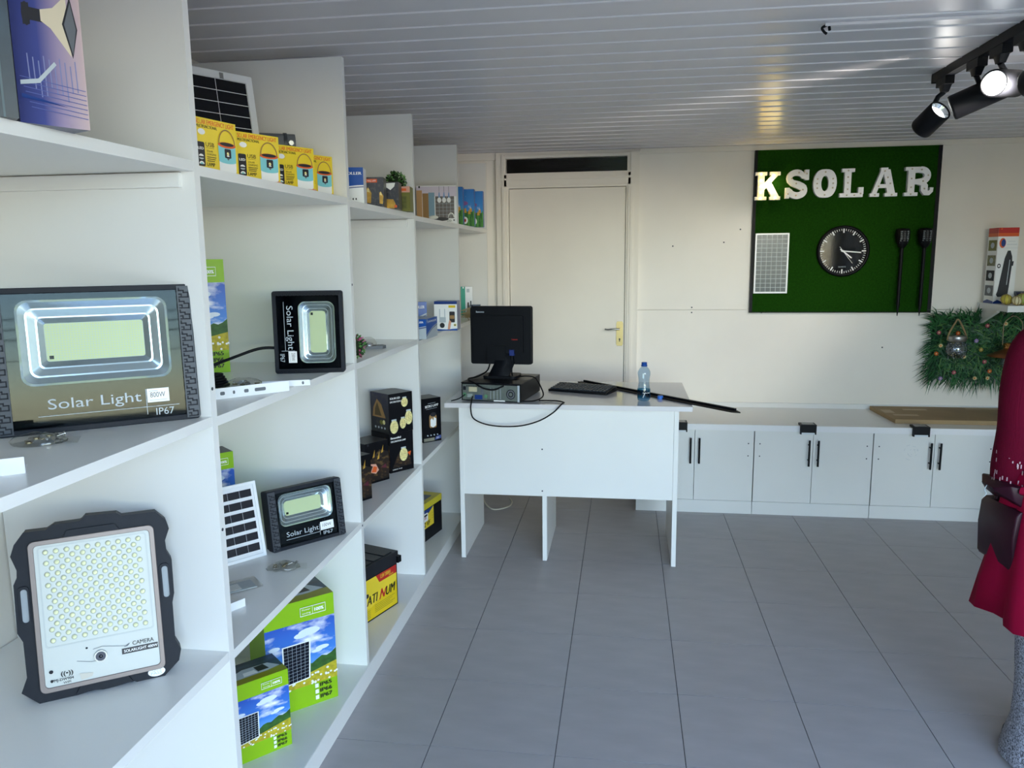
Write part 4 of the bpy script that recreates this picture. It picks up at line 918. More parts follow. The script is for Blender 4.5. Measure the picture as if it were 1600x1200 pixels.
g = G(); g.loft([[(-.062, -.06, .012), (.045, -.06, .012), (.045, -.02, .012), (-.062, -.02, .012)], [(-.035, -.03, .075), (.068, -.03, .075), (.068, .0, .075), (-.035, .0, .075)], [(-.032, -.012, .14), (.055, -.012, .14), (.055, .012, .14), (-.032, .012, .14)]], MB_); g.build('stand_neck', t)
g = G(); g.prism(rr(-.168, .066, .155, .366, .012, 4), 0, .022, MB_); g.build('rear_shell', t, bevel=.004)
g = G(); g.prism(rr(-.150, .125, .115, .32, .008, 4), -.018, .001, MB_); g.build('rear_bulge', t, bevel=.008)
g = G(); g.prism(rr(-.075, .07, .025, .165, .006, 3), -.026, -.012, MB_); g.build('hinge_cover', t, bevel=.003)
g = G(); g.prism(rr(-.169, .064, .158, .368, .012, 4), .022, .034, MB_); g.build('front_bezel', t, bevel=.003); g = G(); g.box(-.150, .0335, .085, .138, .0345, .35, BLKG); g.build('screen', t)
g = G(.323, .3, -.0004); g.text('lenovo', .10, .895, .0095, GRYP, w=.042, bold=.03); g.build('lettering', t, (-.168, -.0002, .066))
g = G(.265, .2, -.0184); g.text('Lenovo', .78, .35, .008, RED, w=.03, bold=.02); g.build('sticker', t, (-.150, 0, .125))
g = G(); g.box(.045, -.03, .115, .07, -.002, .145, mat('vga_blue', '#142c72', .4)); g.cyl((.057, -.02, .115), (.057, -.02, .075), .006, BLK); g.build('video_plug', t)
c = G().tube([(-.578, 3.96, 1.002), (-.577, 3.955, .94), (-.56, 3.935, .928), (-.50, 3.92, .935), (-.455, 3.93, .925), (-.425, 3.90, .89), (-.405, 3.86, .845), (-.44, 3.79, .831), (-.51, 3.765, .831)], .0035, BLK).build('video_cable'); tag(c, 'black video cable falling from the monitor over the computer', 'cable')
c = G().tube([(-.752, 3.775, .850), (-.750, 3.735, .835), (-.748, 3.700, .80), (-.735, 3.698, .755), (-.68, 3.697, .728), (-.60, 3.697, .717), (-.50, 3.696, .722), (-.41, 3.697, .748), (-.34, 3.700, .79), (-.298, 3.712, .832), (-.292, 3.75, .8315), (-.33, 3.795, .8305), (-.42, 3.80, .8305)], .0035, BLK).build('power_cable'); tag(c, 'black computer cable looping down over the front of the desk', 'cable')
c = G().tube([(-.70, 4.0, .99), (-.715, 3.985, .95), (-.755, 3.92, .929), (-.79, 3.86, .926), (-.74, 3.775, .918), (-.69, 3.756, .895), (-.64, 3.748, .89), (-.60, 3.752, .905), (-.585, 3.766, .91)], .004, BLK).build('power_cable'); tag(c, 'black power lead hanging across the back of the desktop computer', 'cable')
c = G().tube([(-.79, 3.778, .86), (-.82, 3.77, .84), (-.86, 3.76, .829)], .003, BLK).build('power_cable'); tag(c, 'short black wire end at the left corner of the desk top', 'cable')
t = thing('computer_keyboard', 'black keyboard lying behind the desktop computer on the desk', 'keyboard', (-.405, 4.115, DZ), -20)
g = G(); g.loft([[(0, 0, .001), (.335, 0, .001), (.335, .155, .001), (0, .155, .001)], [(0, 0, .010), (.335, 0, .012), (.335, .155, .028), (0, .155, .028)]], BLK); g.build('keyboard_body', t, bevel=.003)
KEYM = mat('key_cap', '#383b41', .4); g = G()
for r_ in range(5):
    for k in range(17):
        yy = .012+.0265*r_; zz = .011+.016*yy/.155
        g.box(.010+.0186*k, yy, zz, .0255+.0186*k, yy+.022, zz+.008, KEYM)
g.build('keys', t)['kind'] = 'stuff'
t = thing('metal_stake', 'long flat black metal bar with a pointed end lying across the desk', 'bar', (-.253, 4.43, DZ+.0005), math.degrees(math.atan2(3.586-4.43, .526+.253)))
L_ = 1.149; g = G(); g.prism([(0, -.016), (.02, -.021), (L_-.035, -.021), (L_, .0), (L_-.035, .021), (.02, .021), (0, .016)], 0, .005, BLK, axis='z'); g.build('flat_bar', t, bevel=.001, seg=1)
g = G(); g.prism([(.02, .008), (L_-.04, .008), (L_-.04, .021), (.02, .021)], .005, .014, BLK, axis='z'); g.build('raised_edge', t, bevel=.003)
t = thing('water_bottle', 'clear blue plastic water bottle with a teal label near the desk edge', 'bottle', (.097, 3.86, DZ))
BOT = pane('bottle_plastic', '#dbeaf6', .05, .02)
prof = [(.024, .002), (.030, .006), (.0315, .016), (.0315, .062), (.029, .075), (.0265, .098), (.0275, .115), (.0312, .135), (.0305, .148), (.023, .163), (.0135, .172), (.0125, .176)]
G().lathe(prof, m=BOT, n=28).build('shell', t)
g = G(); g.lathe([(.0318, .017), (.0320, .018), (.0320, .060), (.0318, .061)], m=pane('label_film', '#6fbfd2', .06, .1), n=28, cap=False); g.build('label', t)
g = G(); g.lathe([(.0, .004), (.029, .007), (.0306, .016), (.0306, .058), (0, .058)], m=pane('water_tint', '#c6e0f0', .03), n=24); g.build('water', t)
g = G()
for k in range(10): a_ = -1.7+.12*k; g.ball((.0322*math.cos(a_), .0322*math.sin(a_), .046-.001*(k % 3)), .0018, WHTP, 6, 4)
g.tube([(.0322*math.cos(-1.7+.05*k), .0322*math.sin(-1.7+.05*k), .022+.004*k+.003*(k % 2)) for k in range(7)], .0012, WHTP, 5); g.build('label_print', t)
g = G(); g.lathe([(.0125, .174), (.0155, .175), (.0155, .180), (.0135, .182), (.0135, .194), (.012, .195)], m=mat('cap_blue', '#164a9c', .35), n=20); g.build('neck_ring', t)
t = G().lathe([(0, 0), (.0145, 0), (.0148, .002), (.0145, .014), (.013, .0155), (0, .0155)], m=mat('cap_blue_light', '#2c6fd0', .35), n=20).build('bottle_cap', None, (.181, 3.93, DZ+.0005)); tag(t, 'loose blue bottle cap lying beside the water bottle', 'cap')
t = G().tube([(-.90, 4.80, .006), (-.86, 4.66, .006), (-.80, 4.555, .006), (-.75, 4.555, .006), (-.70, 4.62, .006), (-.695, 4.70, .006), (-.72, 4.78, .006)], .0045, mat('cream_cable', '#d8d2bf', .5)).build('floor_cable'); tag(t, 'thin cream cable looped on the floor tiles under the desk', 'cable')

# ------------------------------------------------------------------ green board and what hangs on it
BY = 5.172
TURF = mat('turf_green', '#184008', .95, noise=.25, nscale=90, bump=.8, bscale=350, spec=.1)
t = thing('display_board', 'large board covered in dark green turf on the back wall', 'board', (.79, BY, 1.172))
BW, BH = 1.092, 1.008
G().box(.016, 0, .006, BW-.022, .022, BH, TURF).build('turf_sheet', t)
g = G(); g.box(0, -.003, 0, .016, .026, BH, BLK); g.build('edge_strip', t); g = G(); g.box(BW-.022, -.003, 0, BW, .026, BH, BLK); g.build('edge_strip', t); g = G(); g.box(.016, -.001, 0, BW-.022, .026, .006, BLK); g.build('edge_strip', t)
def strip(path, w):
    out = []; n = len(path); Lp, Rp = [], []
    for i, p in enumerate(path):
        a, b = path[max(i-1, 0)], path[min(i+1, n-1)]; d = Vector((b[0]-a[0], b[1]-a[1])).normalized(); ww = w[i] if isinstance(w, (list, tuple)) else w
        Lp.append((p[0]-d.y*ww/2, p[1]+d.x*ww/2)); Rp.append((p[0]+d.y*ww/2, p[1]-d.x*ww/2))
    return [[Lp[i], Lp[i+1], Rp[i+1], Rp[i]] for i in range(n-1)]
def arc(cx, cz, rx, rz, a0, a1, n=12): return [(cx+rx*math.cos(R(a0+(a1-a0)*k/n)), cz+rz*math.sin(R(a0+(a1-a0)*k/n))) for k in range(n+1)]
def box2(a, b, c, d): return [(a, b), (c, b), (c, d), (a, d)]
LET = {
 'K': ([box2(0, 0, .46, .12), box2(0, .88, .46, 1), box2(.10, .1, .36, .9), [(.36, .36), (.36, .60), (.66, .92), (.90, .92), (.90, .88)], [(.42, .52), (.60, .66), (.96, .10), (.66, .10)], box2(.56, .88, .98, 1), box2(.58, 0, 1.0, .12)], [(.22, .93), (.22, .7), (.22, .5), (.22, .28), (.22, .07), (.52, .62), (.72, .88), (.80, .08), (.62, .36)]),
 'S': (strip([(.86, .72)]+arc(.46, .72, .29, .185, 20, 180)+[(.19, .64), (.30, .545), (.55, .47), (.72, .40)]+arc(.50, .28, .31, .185, 25, -160)+[(.12, .30)], [.10]+[.20]*3+[.22]*12+[.26]*3+[.24]*12+[.18]*2+[.18])+[box2(.80, .64, .98, 1.0), box2(.02, 0, .19, .38)], [(.88, .86), (.55, .90), (.26, .70), (.45, .52), (.74, .30), (.46, .10), (.12, .16)]),
 'O': (None, [(.5, .90), (.17, .66), (.83, .66), (.17, .34), (.83, .34), (.5, .10), (.16, .5), (.84, .5)]),
 'L': ([box2(.06, .88, .60, 1), box2(.18, .1, .46, .9), box2(0, 0, .98, .14), box2(.78, .1, 1.0, .34)], [(.32, .93), (.32, .7), (.32, .5), (.32, .28), (.3, .07), (.62, .07), (.88, .12)]),
 'A': ([[(.36, .88), (.62, .88), (.62, 1), (.36, 1)], [(.06, .1), (.24, .1), (.52, .94), (.38, .94)], [(.44, .94), (.70, .94), (.92, .1), (.64, .1)], box2(.26, .30, .72, .43), box2(0, 0, .34, .12), box2(.54, 0, 1.0, .12)], [(.5, .88), (.62, .66), (.72, .45), (.80, .06), (.18, .06), (.30, .36)]),
 'R': ([box2(0, 0, .46, .12), box2(0, .88, .40, 1), box2(.10, .1, .34, .9)]+strip([(.3, .90), (.52, .90)]+arc(.54, .695, .23, .205, 90, -90)+[(.3, .49)], [.20]*2+[.22]*13+[.16])+strip([(.46, .46), (.62, .44), (.68, .34), (.68, .20), (.74, .10), (.84, .09), (.92, .16), (.93, .28)], [.14, .20, .24, .24, .20, .16, .13, .12]), [(.22, .93), (.22, .6), (.22, .3), (.22, .06), (.55, .9), (.78, .70), (.62, .50), (.68, .24)])}
MARQ = mat('marquee_white', '#f6f6f8', .35); BULB = mat('bulb_off', '#cfc6b4', .15)
BON = mat('bulb_lit', '#ffd060', .3, emit=22, emitcol='#ffcf50')
def letter(ch, x0, x1, z0, z1, label, lit=False):
    t = thing('marquee_letter', label, 'letter', (x0, BY-.001, z0), group='marquee letters spelling the shop name'); W, H = x1-x0, z1-z0
    g = G(); polys, bs = LET[ch]
    if polys is None:
        o = [(.5+.5*math.cos(a)*abs(math.cos(a))**-.3*1.0 if abs(math.cos(a)) > 1e-6 else .5, .5+.5*math.sin(a)) for a in [2*math.pi*k/32 for k in range(32)]]
        o = [(min(1, max(0, p[0])), p[1]) for p in o]; i = [(.5+.16*math.cos(a), .5+.27*math.sin(a)) for a in [2*math.pi*k/32 for k in range(32)]]
        g.ring([(a*W, b*H) for a, b in o], [(a*W, b*H) for a, b in i], -.030, 0, MARQ)
    else:
        for k, p in enumerate(polys): g.prism([(a*W, b*H) for a, b in p], -.030-.00004*k, 0, MARQ)
    g.build('letter_body', t)
    b0 = None
    for u, v in bs:
        p = (u*W, -.0305, v*H)
        if b0 is None: g = G(); g.ball((0, -.002, 0), .0052, BON if lit else BULB, 8, 6); b0 = g.build('bulb', t, p)
        else: share(b0, t, p)
    if lit:
        l = bpy.data.objects.new('letter_glow', bpy.data.lights.new('letter_glow', 'POINT')); COL.objects.link(l); l.parent = t; l.location = (W*.62, -.055, H*.5); l.data.energy = .16; l.data.color = (1, .82, .36); l.data.shadow_soft_size = .012
letter('K', .792, .945, 1.875, 2.045, 'lit yellow marquee letter K on the green board', True)
for ch, a, b in (('S', .972, 1.114), ('O', 1.138, 1.276), ('L', 1.296, 1.434), ('A', 1.472, 1.630), ('R', 1.670, 1.836)):
    letter(ch, a, b, 1.882, 2.053, 'white unlit marquee letter %s on the green board' % ch)
framed_panel('solar_module', 'small white framed solar panel hanging on the green board', (.808, BY-.018), 1.296, 0, 0, .206, .376, 6, 13, ALU, CELLG, mat('busbar_light', '#c8d2d2', .3), .010, 0, None, .016)
t = thing('wall_clock', 'round black wall clock with white minute marks on the green board', 'clock', (1.338, BY-.001, 1.556))
g = G(); g.lathe([(.148, 0), (.156, -.006), (.157, -.022), (.150, -.030), (.142, -.030), (.138, -.022), (.138, -.012)], m=BLK, n=48, axis='y', cap=False); g.build('rim', t)
g = G(); g.lathe([(0, -.012), (.145, -.012), (.145, -.002)], m=BLKG, n=48, axis='y', smooth=False); g.build('dial', t)
g = G(1, 1, -.0124)
for k in range(60):
    a = R(6*k); r0, r1, w = (.112, .138, .0075) if k % 5 == 0 else (.124, .137, .0028); g.line(r0*math.sin(a), r0*math.cos(a), r1*math.sin(a), r1*math.cos(a), w, WHTP)
g.k = 0; g.text('QUARTZ', 0, -.100, .007, GRYP, w=.045, align='C'); g.build('minute_marks', t)
def hand(deg, L, tail, w, yy, nm):
    g = G(1, 1, yy); a = R(deg); g.line(-tail*math.sin(a), -tail*math.cos(a), L*math.sin(a), L*math.cos(a), w, WHTP); g.build(nm, t)
hand(129, .068, .02, .008, -.0165, 'hour_hand'); hand(95, .108, .012, .007, -.0175, 'minute_hand'); hand(142, .096, .034, .0022, -.0185, 'second_hand')
G().cyl((0, -.012, 0), (0, -.020, 0), .006, WHTP).build('hub', t)
g = G(); g.lathe([(.140, -.0235), (.10, -.0265), (.05, -.0282), (0, -.0286)], m=pane('clock_glass', '#ffffff', .0), n=40, axis='y'); g.build('glass', t)
def torch(x, label, lean):
    t = thing('torch_light', label, 'torch', (x, BY-.046, 1.195), 0, 0, 'torch lights on the green board'); t.rotation_euler = (0, R(lean), 0)
    g = G(); g.cyl((0, 0, .02), (0, 0, .40), .0105, BLK, 12); g.cyl((0, 0, .0), (0, 0, .10), .0075, BLK, 10); g.cyl((0, 0, -.04), (0, 0, .02), .002, BLK, 8, .0085); g.build('pole', t)
    g = G(); g.lathe([(.011, .375), (.022, .385), (.034, .41), (.040, .44), (.041, .465), (.038, .485), (.034, .492), (0, .494)], m=BLK, n=20); g.build('head', t)
    g = G()
    for a_ in (-.018, .0, .018):
        for b_ in range(7): rr_ = .040-.012*max(0, (.425-(.405+.011*b_)))/.02; g.box(a_-.0055, -math.sqrt(max(.0001, rr_**2-a_*a_))-.002, .405+.011*b_, a_+.0055, -.02, .411+.011*b_, mat('torch_slot', '#6c7476', .4) if a_ else mat('torch_core', '#3a3d40', .3))
    g.build('flame_slots', t)['kind'] = 'stuff'
torch(1.672, 'black solar torch light on the green board, farther from the board edge', .2); torch(1.800, 'black solar torch light on the green board, next to the black board edge', .3)

# ------------------------------------------------------------------ flower turf panel, hanging lamps
rnd = random.Random(11)
GX0, GX1, GZ0, GZ1 = 1.905, 2.60, .765, 1.150
t = thing('grass_panel', 'artificial grass wall panel with small flowers below the wall shelf', 'wall panel', (GX0, 5.18, GZ0))
G().box(.0, 0, 0, GX1-GX0, .018, GZ1-GZ0, mat('turf_back', '#16301a', .9)).build('backing', t)
GB = [mat('blade_a', '#24522c', .5), mat('blade_b', '#34693a', .5), mat('blade_c', '#163c26', .5), mat('blade_d', '#527a3e', .5)]
g = G()
for k in range(2600):
    x, z_ = rnd.uniform(0, GX1-GX0), rnd.uniform(0, GZ1-GZ0); edge = min(x, z_, GZ1-GZ0-z_) < .05
    L = rnd.uniform(.05, .10)*(1.25 if edge else 1); a = rnd.uniform(0, 6.28)
    if edge and rnd.random() < .7: a = math.atan2(z_-(GZ1-GZ0)/2, (x-(GX1-GX0)/2)*.6)+rnd.uniform(-.6, .6)
    dx, dz = math.cos(a), math.sin(a); w = rnd.uniform(.0022, .0045); out_ = rnd.uniform(.35, .9)
    p0 = Vector((x, 0, z_)); p1 = p0+Vector((dx*L*.45, -L*.45*out_, dz*L*.45)); p2 = p0+Vector((dx*L, -L*.55*out_, dz*L-.25*L))
    s_ = Vector((-dz, 0, dx))*w; mm_ = GB[(k*7) % 4 if not edge else (k % 3)]
    g.add([p0-s_, p0+s_, p1+s_*.9, p1-s_*.9, p2], [(0, 1, 2, 3), (3, 2, 4)], mm_, True)
g.build('grass_blades', t)['kind'] = 'stuff'
FC = [mat('flower_pink', '#c05a70', .6), mat('flower_violet', '#a98cc8', .6), mat('flower_orange', '#d8682a', .6), mat('flower_cream', '#d8cf9a', .6), mat('flower_yellow', '#c0a84a', .6)]
for x, z_, c_ in ((1.92, 1.053, 0), (2.138, 1.003, 1), (1.913, .922, 2), (2.024, .805, 0), (2.228, .815, 2), (2.195, .874, 0), (2.169, .948, 4), (2.297, 1.108, 3), (1.948, .767, 1), (2.147, .771, 3), (2.194, 1.096, 0), (1.935, .972, 3), (2.075, .905, 3), (2.03, 1.05, 2), (2.22, .772, 3), (2.40, .95, 1), (2.46, .83, 0)):
    g = G(); r_ = .015
    for k in range(8): a = k*math.pi/4; g.add([(0, 0, 0), (r_*.6*math.cos(a-.35), -.004, r_*.6*math.sin(a-.35)), (r_*math.cos(a), -.002, r_*math.sin(a)), (r_*.6*math.cos(a+.35), -.004, r_*.6*math.sin(a+.35))], [(0, 1, 2, 3)], FC[c_])
    g.ball((0, -.004, 0), .0045, FC[3] if c_ != 3 else FC[2], 8, 5, (1, .6, 1)); g.build('flower', t, (x-GX0, -.062, z_-GZ0))
t = thing('jar_lamp', 'crackled glass jar lamp with a steel lid hanging on a rope', 'lamp', (2.010, 5.075, .898))
CRK = pane('crackle_glass', '#d6dae8', .16, .05)
g = G(); g.lathe([(.02, 0), (.040, .006), (.058, .028), (.064, .056), (.058, .086), (.046, .106), (.044, .110)], m=CRK, n=24, cap=False); g.build('glass_jar', t)
g = G(); rj = random.Random(6)
for k in range(26): a, b = rj.uniform(0, 6.28), rj.uniform(.012, .095); r_ = .03*rj.random()+.008; g.ball((r_*math.cos(a), r_*math.sin(a), b), .0028, PALEG if k % 3 else WHTP, 6, 4)
for k in range(40): a = rj.uniform(0, 6.28); b = rj.uniform(.01, .09); r_ = .055*math.sqrt(max(.05, 1-((b-.056)/.062)**2)); g.tube([(r_*math.cos(a), r_*math.sin(a), b), (r_*math.cos(a+.25), r_*math.sin(a+.25), b+rj.uniform(-.02, .02))], .0008, GRYP, 4, False)
g.build('fairy_lights', t)['kind'] = 'stuff'
g = G(); g.lathe([(.046, .106), (.052, .108), (.053, .136), (.050, .141), (0, .142)], m=STEEL, n=28); g.build('steel_lid', t)
g = G(); g.tube([(-.054, 0, .112), (-.050, -.004, .150), (-.034, -.004, .19), (-.014, 0, .225), (-.006, .004, .238), (.006, .002, .232), (.028, -.002, .19), (.046, -.002, .15), (.056, 0, .122)], .0055, mat('rope', '#8f7a56', .9, bump=.6, bscale=250), 8); g.build('rope_handle', t)
t = thing('copper_lamp', 'copper hat shaped lamp on a wire handle beside the person in red', 'lamp', (2.280, 4.985, .852))
g = G(); g.lathe([(.124, .072), (.123, .076), (.085, .092), (.045, .114), (.040, .118), (.036, .115), (.08, .088), (.118, .072), (.124, .072)], m=COPPER, n=36, cap=False); g.build('shade', t)
g = G(); g.lathe([(.040, .118), (.042, .120), (.042, .148), (.036, .152), (0, .153)], m=mat('copper_bright', '#c08a52', .25, metal=.9), n=28); g.build('cap', t)
G().lathe([(.03, .0), (.045, .01), (.052, .035), (.046, .065), (.038, .085)], m=CRK, n=24, cap=False).build('glass_globe', t)
g = G(); g.tube([(-.050, 0, .140), (-.052, 0, .20), (-.050, 0, .27), (-.02, 0, .305), (0, 0, .312), (.02, 0, .305), (.050, 0, .27), (.052, 0, .2), (.050, 0, .14)], .0025, mat('wire_bronze', '#8a7a64', .4, metal=.7), 6); g.build('wire_handle', t)

# ------------------------------------------------------------------ wall shelf with its goods
t = thing('wall_shelf', 'short white shelf on the back wall above the grass panel', 'shelf', (2.158, 4.80, 1.20))
G().box(0, 0, 0, XR-2.159, .399, .036, LAM).build('board', t, bevel=.0015, seg=1)
g = G(); g.prism([(.399, -.10), (.399, 0), (.16, 0), (.16, -.012), (.385, -.10)], .012, .030, LAM, axis='x'); g.build('side_support', t)
carton('torch_carton', 'tall white and orange carton with a black torch picture on the wall shelf', (2.282, 5.02), 1.236, 0, .112, .445, .125, WHT, front=p_torchbox, left=p_torchside, lidmat=ORG)
def ballamp(x, y_, r_, c_, label):
    t = thing('ball_light', label, 'lamp', (x, y_, 1.236), group='woven ball lights on the wall shelf')
    G().ball((0, 0, r_), r_*.96, mat('ball_'+c_, c_, .5), 14, 10).build('ball', t)
    g = G()
    for k in range(4):
        n = Vector((math.cos(k*.8), math.sin(k*.8), .5*math.sin(k*2.1))).normalized(); u = n.orthogonal().normalized(); w = n.cross(u)
        g.tube([Vector((0, 0, r_))+(u*math.cos(q*math.pi/8)+w*math.sin(q*math.pi/8))*r_ for q in range(17)], r_*.07, mat('twine', '#a08a58', .8), 5, False)
    g.build('twine_weave', t)
ballamp(2.192, 4.90, .031, '#c9bb4a', 'yellow woven ball light beside the torch carton'); ballamp(2.226, 4.855, .027, '#e0d8b0', 'cream woven ball light in front of the torch carton'); ballamp(2.275, 4.89, .034, '#a9b860', 'light green woven ball light on the wall shelf'); ballamp(2.325, 4.875, .029, '#d69a78', 'peach woven ball light on the wall shelf')
framed_panel('solar_module', 'small solar panel lying back on the wall shelf behind the ball lights', (2.315, 5.02), 1.237, -6, 55, .20, .12, 6, 3, MGREY, mat('navy_cell', '#20264a', .25), GRYP, .008, 0, None, .012)

# ------------------------------------------------------------------ ceiling: track lights, lifted plank strip
t = thing('track_rail', 'black ceiling track rail carrying the spotlights', 'rail', (1.175, 1.9, ZC-.032))
G().box(-.017, 0, 0, .017, 1.44, .031, BLK).build('rail', t, bevel=.002); g = G(); g.box(-.0175, 1.437, -.003, .0175, 1.447, .032, BLK); g.build('end_cap', t)
g = G(); g.box(-.006, .02, -.0006, .006, 1.42, .001, DGREY); g.build('conductor_slot', t)
LENS = mat('spot_lens_lit', '#ffffff', .3, emit=3.5, emitcol='#f4fbff')
def spot(y_, center, aim, label, r_=.043, L=.17, power=7, size=110):
    t = thing('track_spotlight', label, 'spotlight', (1.175, y_, ZC-.033), group='black spotlights on the ceiling track')
    g = G(); g.box(-.016, -.045, -.028, .016, .045, 0, BLK); g.loft([[(-.015, -.03, -.028), (.015, -.03, -.028), (.015, .02, -.028), (-.015, .02, -.028)], [(-.011, -.016, -.052), (.011, -.016, -.052), (.011, .012, -.052), (-.011, .012, -.052)]], BLK); g.build('track_adapter', t, bevel=.002)
    c = Vector(center)-Vector((1.175, y_, ZC-.033)); d = Vector(aim).normalized()
    g = G(); g.tube([(0, 0, -.05), (c.x*.5, c.y*.5, -.065), (c.x, c.y, c.z+r_*.8)], .009, BLK, 8, False); g.build('stem', t)
    q = d.to_track_quat('Z', 'Y').to_matrix().to_4x4(); q.translation = c
    g = G(); g.M = q; g.lathe([(0, -L/2), (r_*.94, -L/2), (r_, -L/2+.006), (r_, L/2-.004), (r_*.97, L/2), (r_*.86, L/2), (r_*.82, L/2-.03), (0, L/2-.031)], m=BLK, n=32); g.build('barrel', t)
    g = G(); g.M = q; g.lathe([(r_*.86, L/2-.004), (r_*.62, L/2-.022), (r_*.60, L/2-.024)], m=SIL, n=28, cap=False); g.build('reflector', t)
    g = G(); g.M = q; g.lathe([(0, L/2-.018), (r_*.72, L/2-.018), (r_*.76, L/2-.022)], m=LENS, n=28); g.build('lens', t)
    l = bpy.data.objects.new('spot_beam', bpy.data.lights.new('spot_beam', 'SPOT')); COL.objects.link(l); l.parent = t
    m = (-d).to_track_quat('Z', 'Y').to_matrix().to_4x4(); m.translation = c+d*(L/2+.006); l.matrix_local = m
    l.data.energy = power; l.data.spot_size = R(size); l.data.spot_blend = .6; l.data.shadow_soft_size = .03; l.data.color = (1, .92, .82)
spot(3.255, (1.141, 3.277, 2.036), (.374, -.748, .545), 'farthest black track spotlight, at the end of the rail', L=.105, power=.25)
spot(2.985, (1.196, 3.00, 2.066), (.874, -.312, .374), 'black track spotlight seen side on between the two shining lenses', L=.175, power=.5)
spot(2.81, (1.208, 2.84, 2.074), (-.62, -.62, -.10), 'black track spotlight with its bright lens turned to the room', L=.17, power=3, size=60)
spot(2.65, (1.24, 2.60, 2.05), (-.26, .80, -.07), 'nearest black track spotlight, cut by the picture edge', L=.19, power=26, size=66)
t = thing('lifted_plank_strip', 'thin white strip along the ceiling standing in for a lifted plank seam, black stub at its end', 'trunking', (.58, 2.565, ZC-.009))  # added strip and black stub imitate a lifted plank's edge and torn gap
G().box(0, 0, 0, XR-.585, .016, .0085, PVCB).build('strip', t, bevel=.001, seg=1)
g = G(); g.tube([(.005, .008, .003), (-.008, .006, -.004), (-.002, .004, -.016), (.006, .004, -.022)], .004, BLK, 6); g.tube([(.012, .008, .002), (.014, .006, -.012)], .004, BLK, 6); g.build('torn_gap_stub', t)

# ------------------------------------------------------------------ the person in red, half outside the picture
PX, PYY = 1.312, 2.36
t = thing('person', 'person in a burgundy knitted cardigan and flared red skirt seen from behind', 'person', (PX, PYY, 0))
SKIN = mat('skin', '#5a3826', .55, noise=.06, nscale=12)
vs = []; es = []; rs = []
def J(p, r, par=None):
    vs.append(p); rs.append(r)
    if par is not None: es.append((par, len(vs)-1))
    return len(vs)-1
pel = J((0, 0, .88), .125); wai = J((0, 0, 1.02), .105, pel); che = J((0, -.01, 1.20), .125, wai); nec0 = J((0, 0, 1.335), .07, che); nec = J((0, .0, 1.40), .048, nec0)
hd0 = J((0, .012, 1.47), .062, nec); hd1 = J((0, .02, 1.54), .082, hd0); hd2 = J((0, .015, 1.60), .070, hd1)
for s in (-1, 1):
    hip = J((s*.085, 0, .82), .088, pel); kn = J((s*.085, .01, .47), .056, hip); ank = J((s*.08, -.01, .085), .036, kn); toe = J((s*.09, .10, .035), .030, ank); heel = J((s*.08, -.035, .035), .03, ank)
    sh_ = J((s*.155, -.005, 1.285), .050, nec0); el = J((s*.180, -.01, 1.04), .038, sh_); wr = J((s*.175, .05 if s < 0 else .10, .82), .026, el)
    pm = J((s*.175, .07 if s < 0 else .12, .765), .026, wr)
    by = .07 if s < 0 else .12
    for f, (dy, L) in enumerate(((.026, .068), (.009, .078), (-.008, .072), (-.024, .058))):
        k0 = J((s*.176, by+dy, .735), .0095, pm); k1 = J((s*.172, by+dy+.006, .735-L*.55), .0085, k0); J((s*.160, by+dy+.010, .735-L), .0075, k1)
    k0 = J((s*.165, by+.036, .768), .011, pm); J((s*.150, by+.055, .735), .009, k0)
me = bpy.data.meshes.new('body'); me.from_pydata(vs, es, []); body = bpy.data.objects.new('body', me); COL.objects.link(body); body.parent = t
me.materials.append(SKIN)
sk = body.modifiers.new('skin', 'SKIN'); sk.use_smooth_shade = True
for i, r_ in enumerate(rs): me.skin_vertices[0].data[i].radius = (r_, r_)
me.skin_vertices[0].data[0].use_root = True
ss = body.modifiers.new('sub', 'SUBSURF'); ss.levels = 1; ss.render_levels = 2
g = G(); g.loft([[(.012*math.cos(a)*k, .098+.0+(.018 if q == 1 else 0)+.012*math.sin(a)*k, zz) for a in [2*math.pi*j/8 for j in range(8)]] for q, (zz, k) in enumerate(((1.552, .5), (1.522, 1.2), (1.508, .8)))], SKIN); g.build('nose', t)
for s in (-1, 1):
    g = G(); g.ball((s*.031, .092, 1.553), .0125, WHT, 10, 8); g.ball((s*.031, .1005, 1.553), .006, INK, 8, 6); g.build('eye', t)
    g = G(); g.ball((s*.083, .012, 1.54), .026, SKIN, 10, 8, (.35, .7, 1.1)); g.build('ear', t)
g = G(); g.ball((0, .088, 1.487), .024, mat('lips', '#6a2c2c', .5), 10, 6, (1, .45, .35)); g.build('mouth', t)
HAIR = mat('black_hair', '#0e0b0b', .6, bump=.5, bscale=90)
g = G(); g.ball((0, .0, 1.585), .098, HAIR, 16, 12, (.98, 1.02, .92)); g.ball((0, -.075, 1.56), .055, HAIR, 12, 8); g.build('hair', t)
KNIT = mat('burgundy_knit', '#590a22', .9, spec=.08, noise=.12, nscale=60, bump=.9, bscale=22, stretch=(14, 14, .25)); SKRT = mat('red_skirt', '#8c0c30', .85, spec=.08, noise=.06, nscale=8)
def ring_(cx, cy, zz, rx, ry, n=40, amp=0, ph=0, fr=9, dz=0): return [(cx+(rx+amp*math.sin(fr*a+ph))*math.cos(a), cy+(ry+amp*math.sin(fr*a+ph))*math.sin(a), zz+dz*math.sin(2*a+.6)) for a in [2*math.pi*k/n for k in range(n)]]
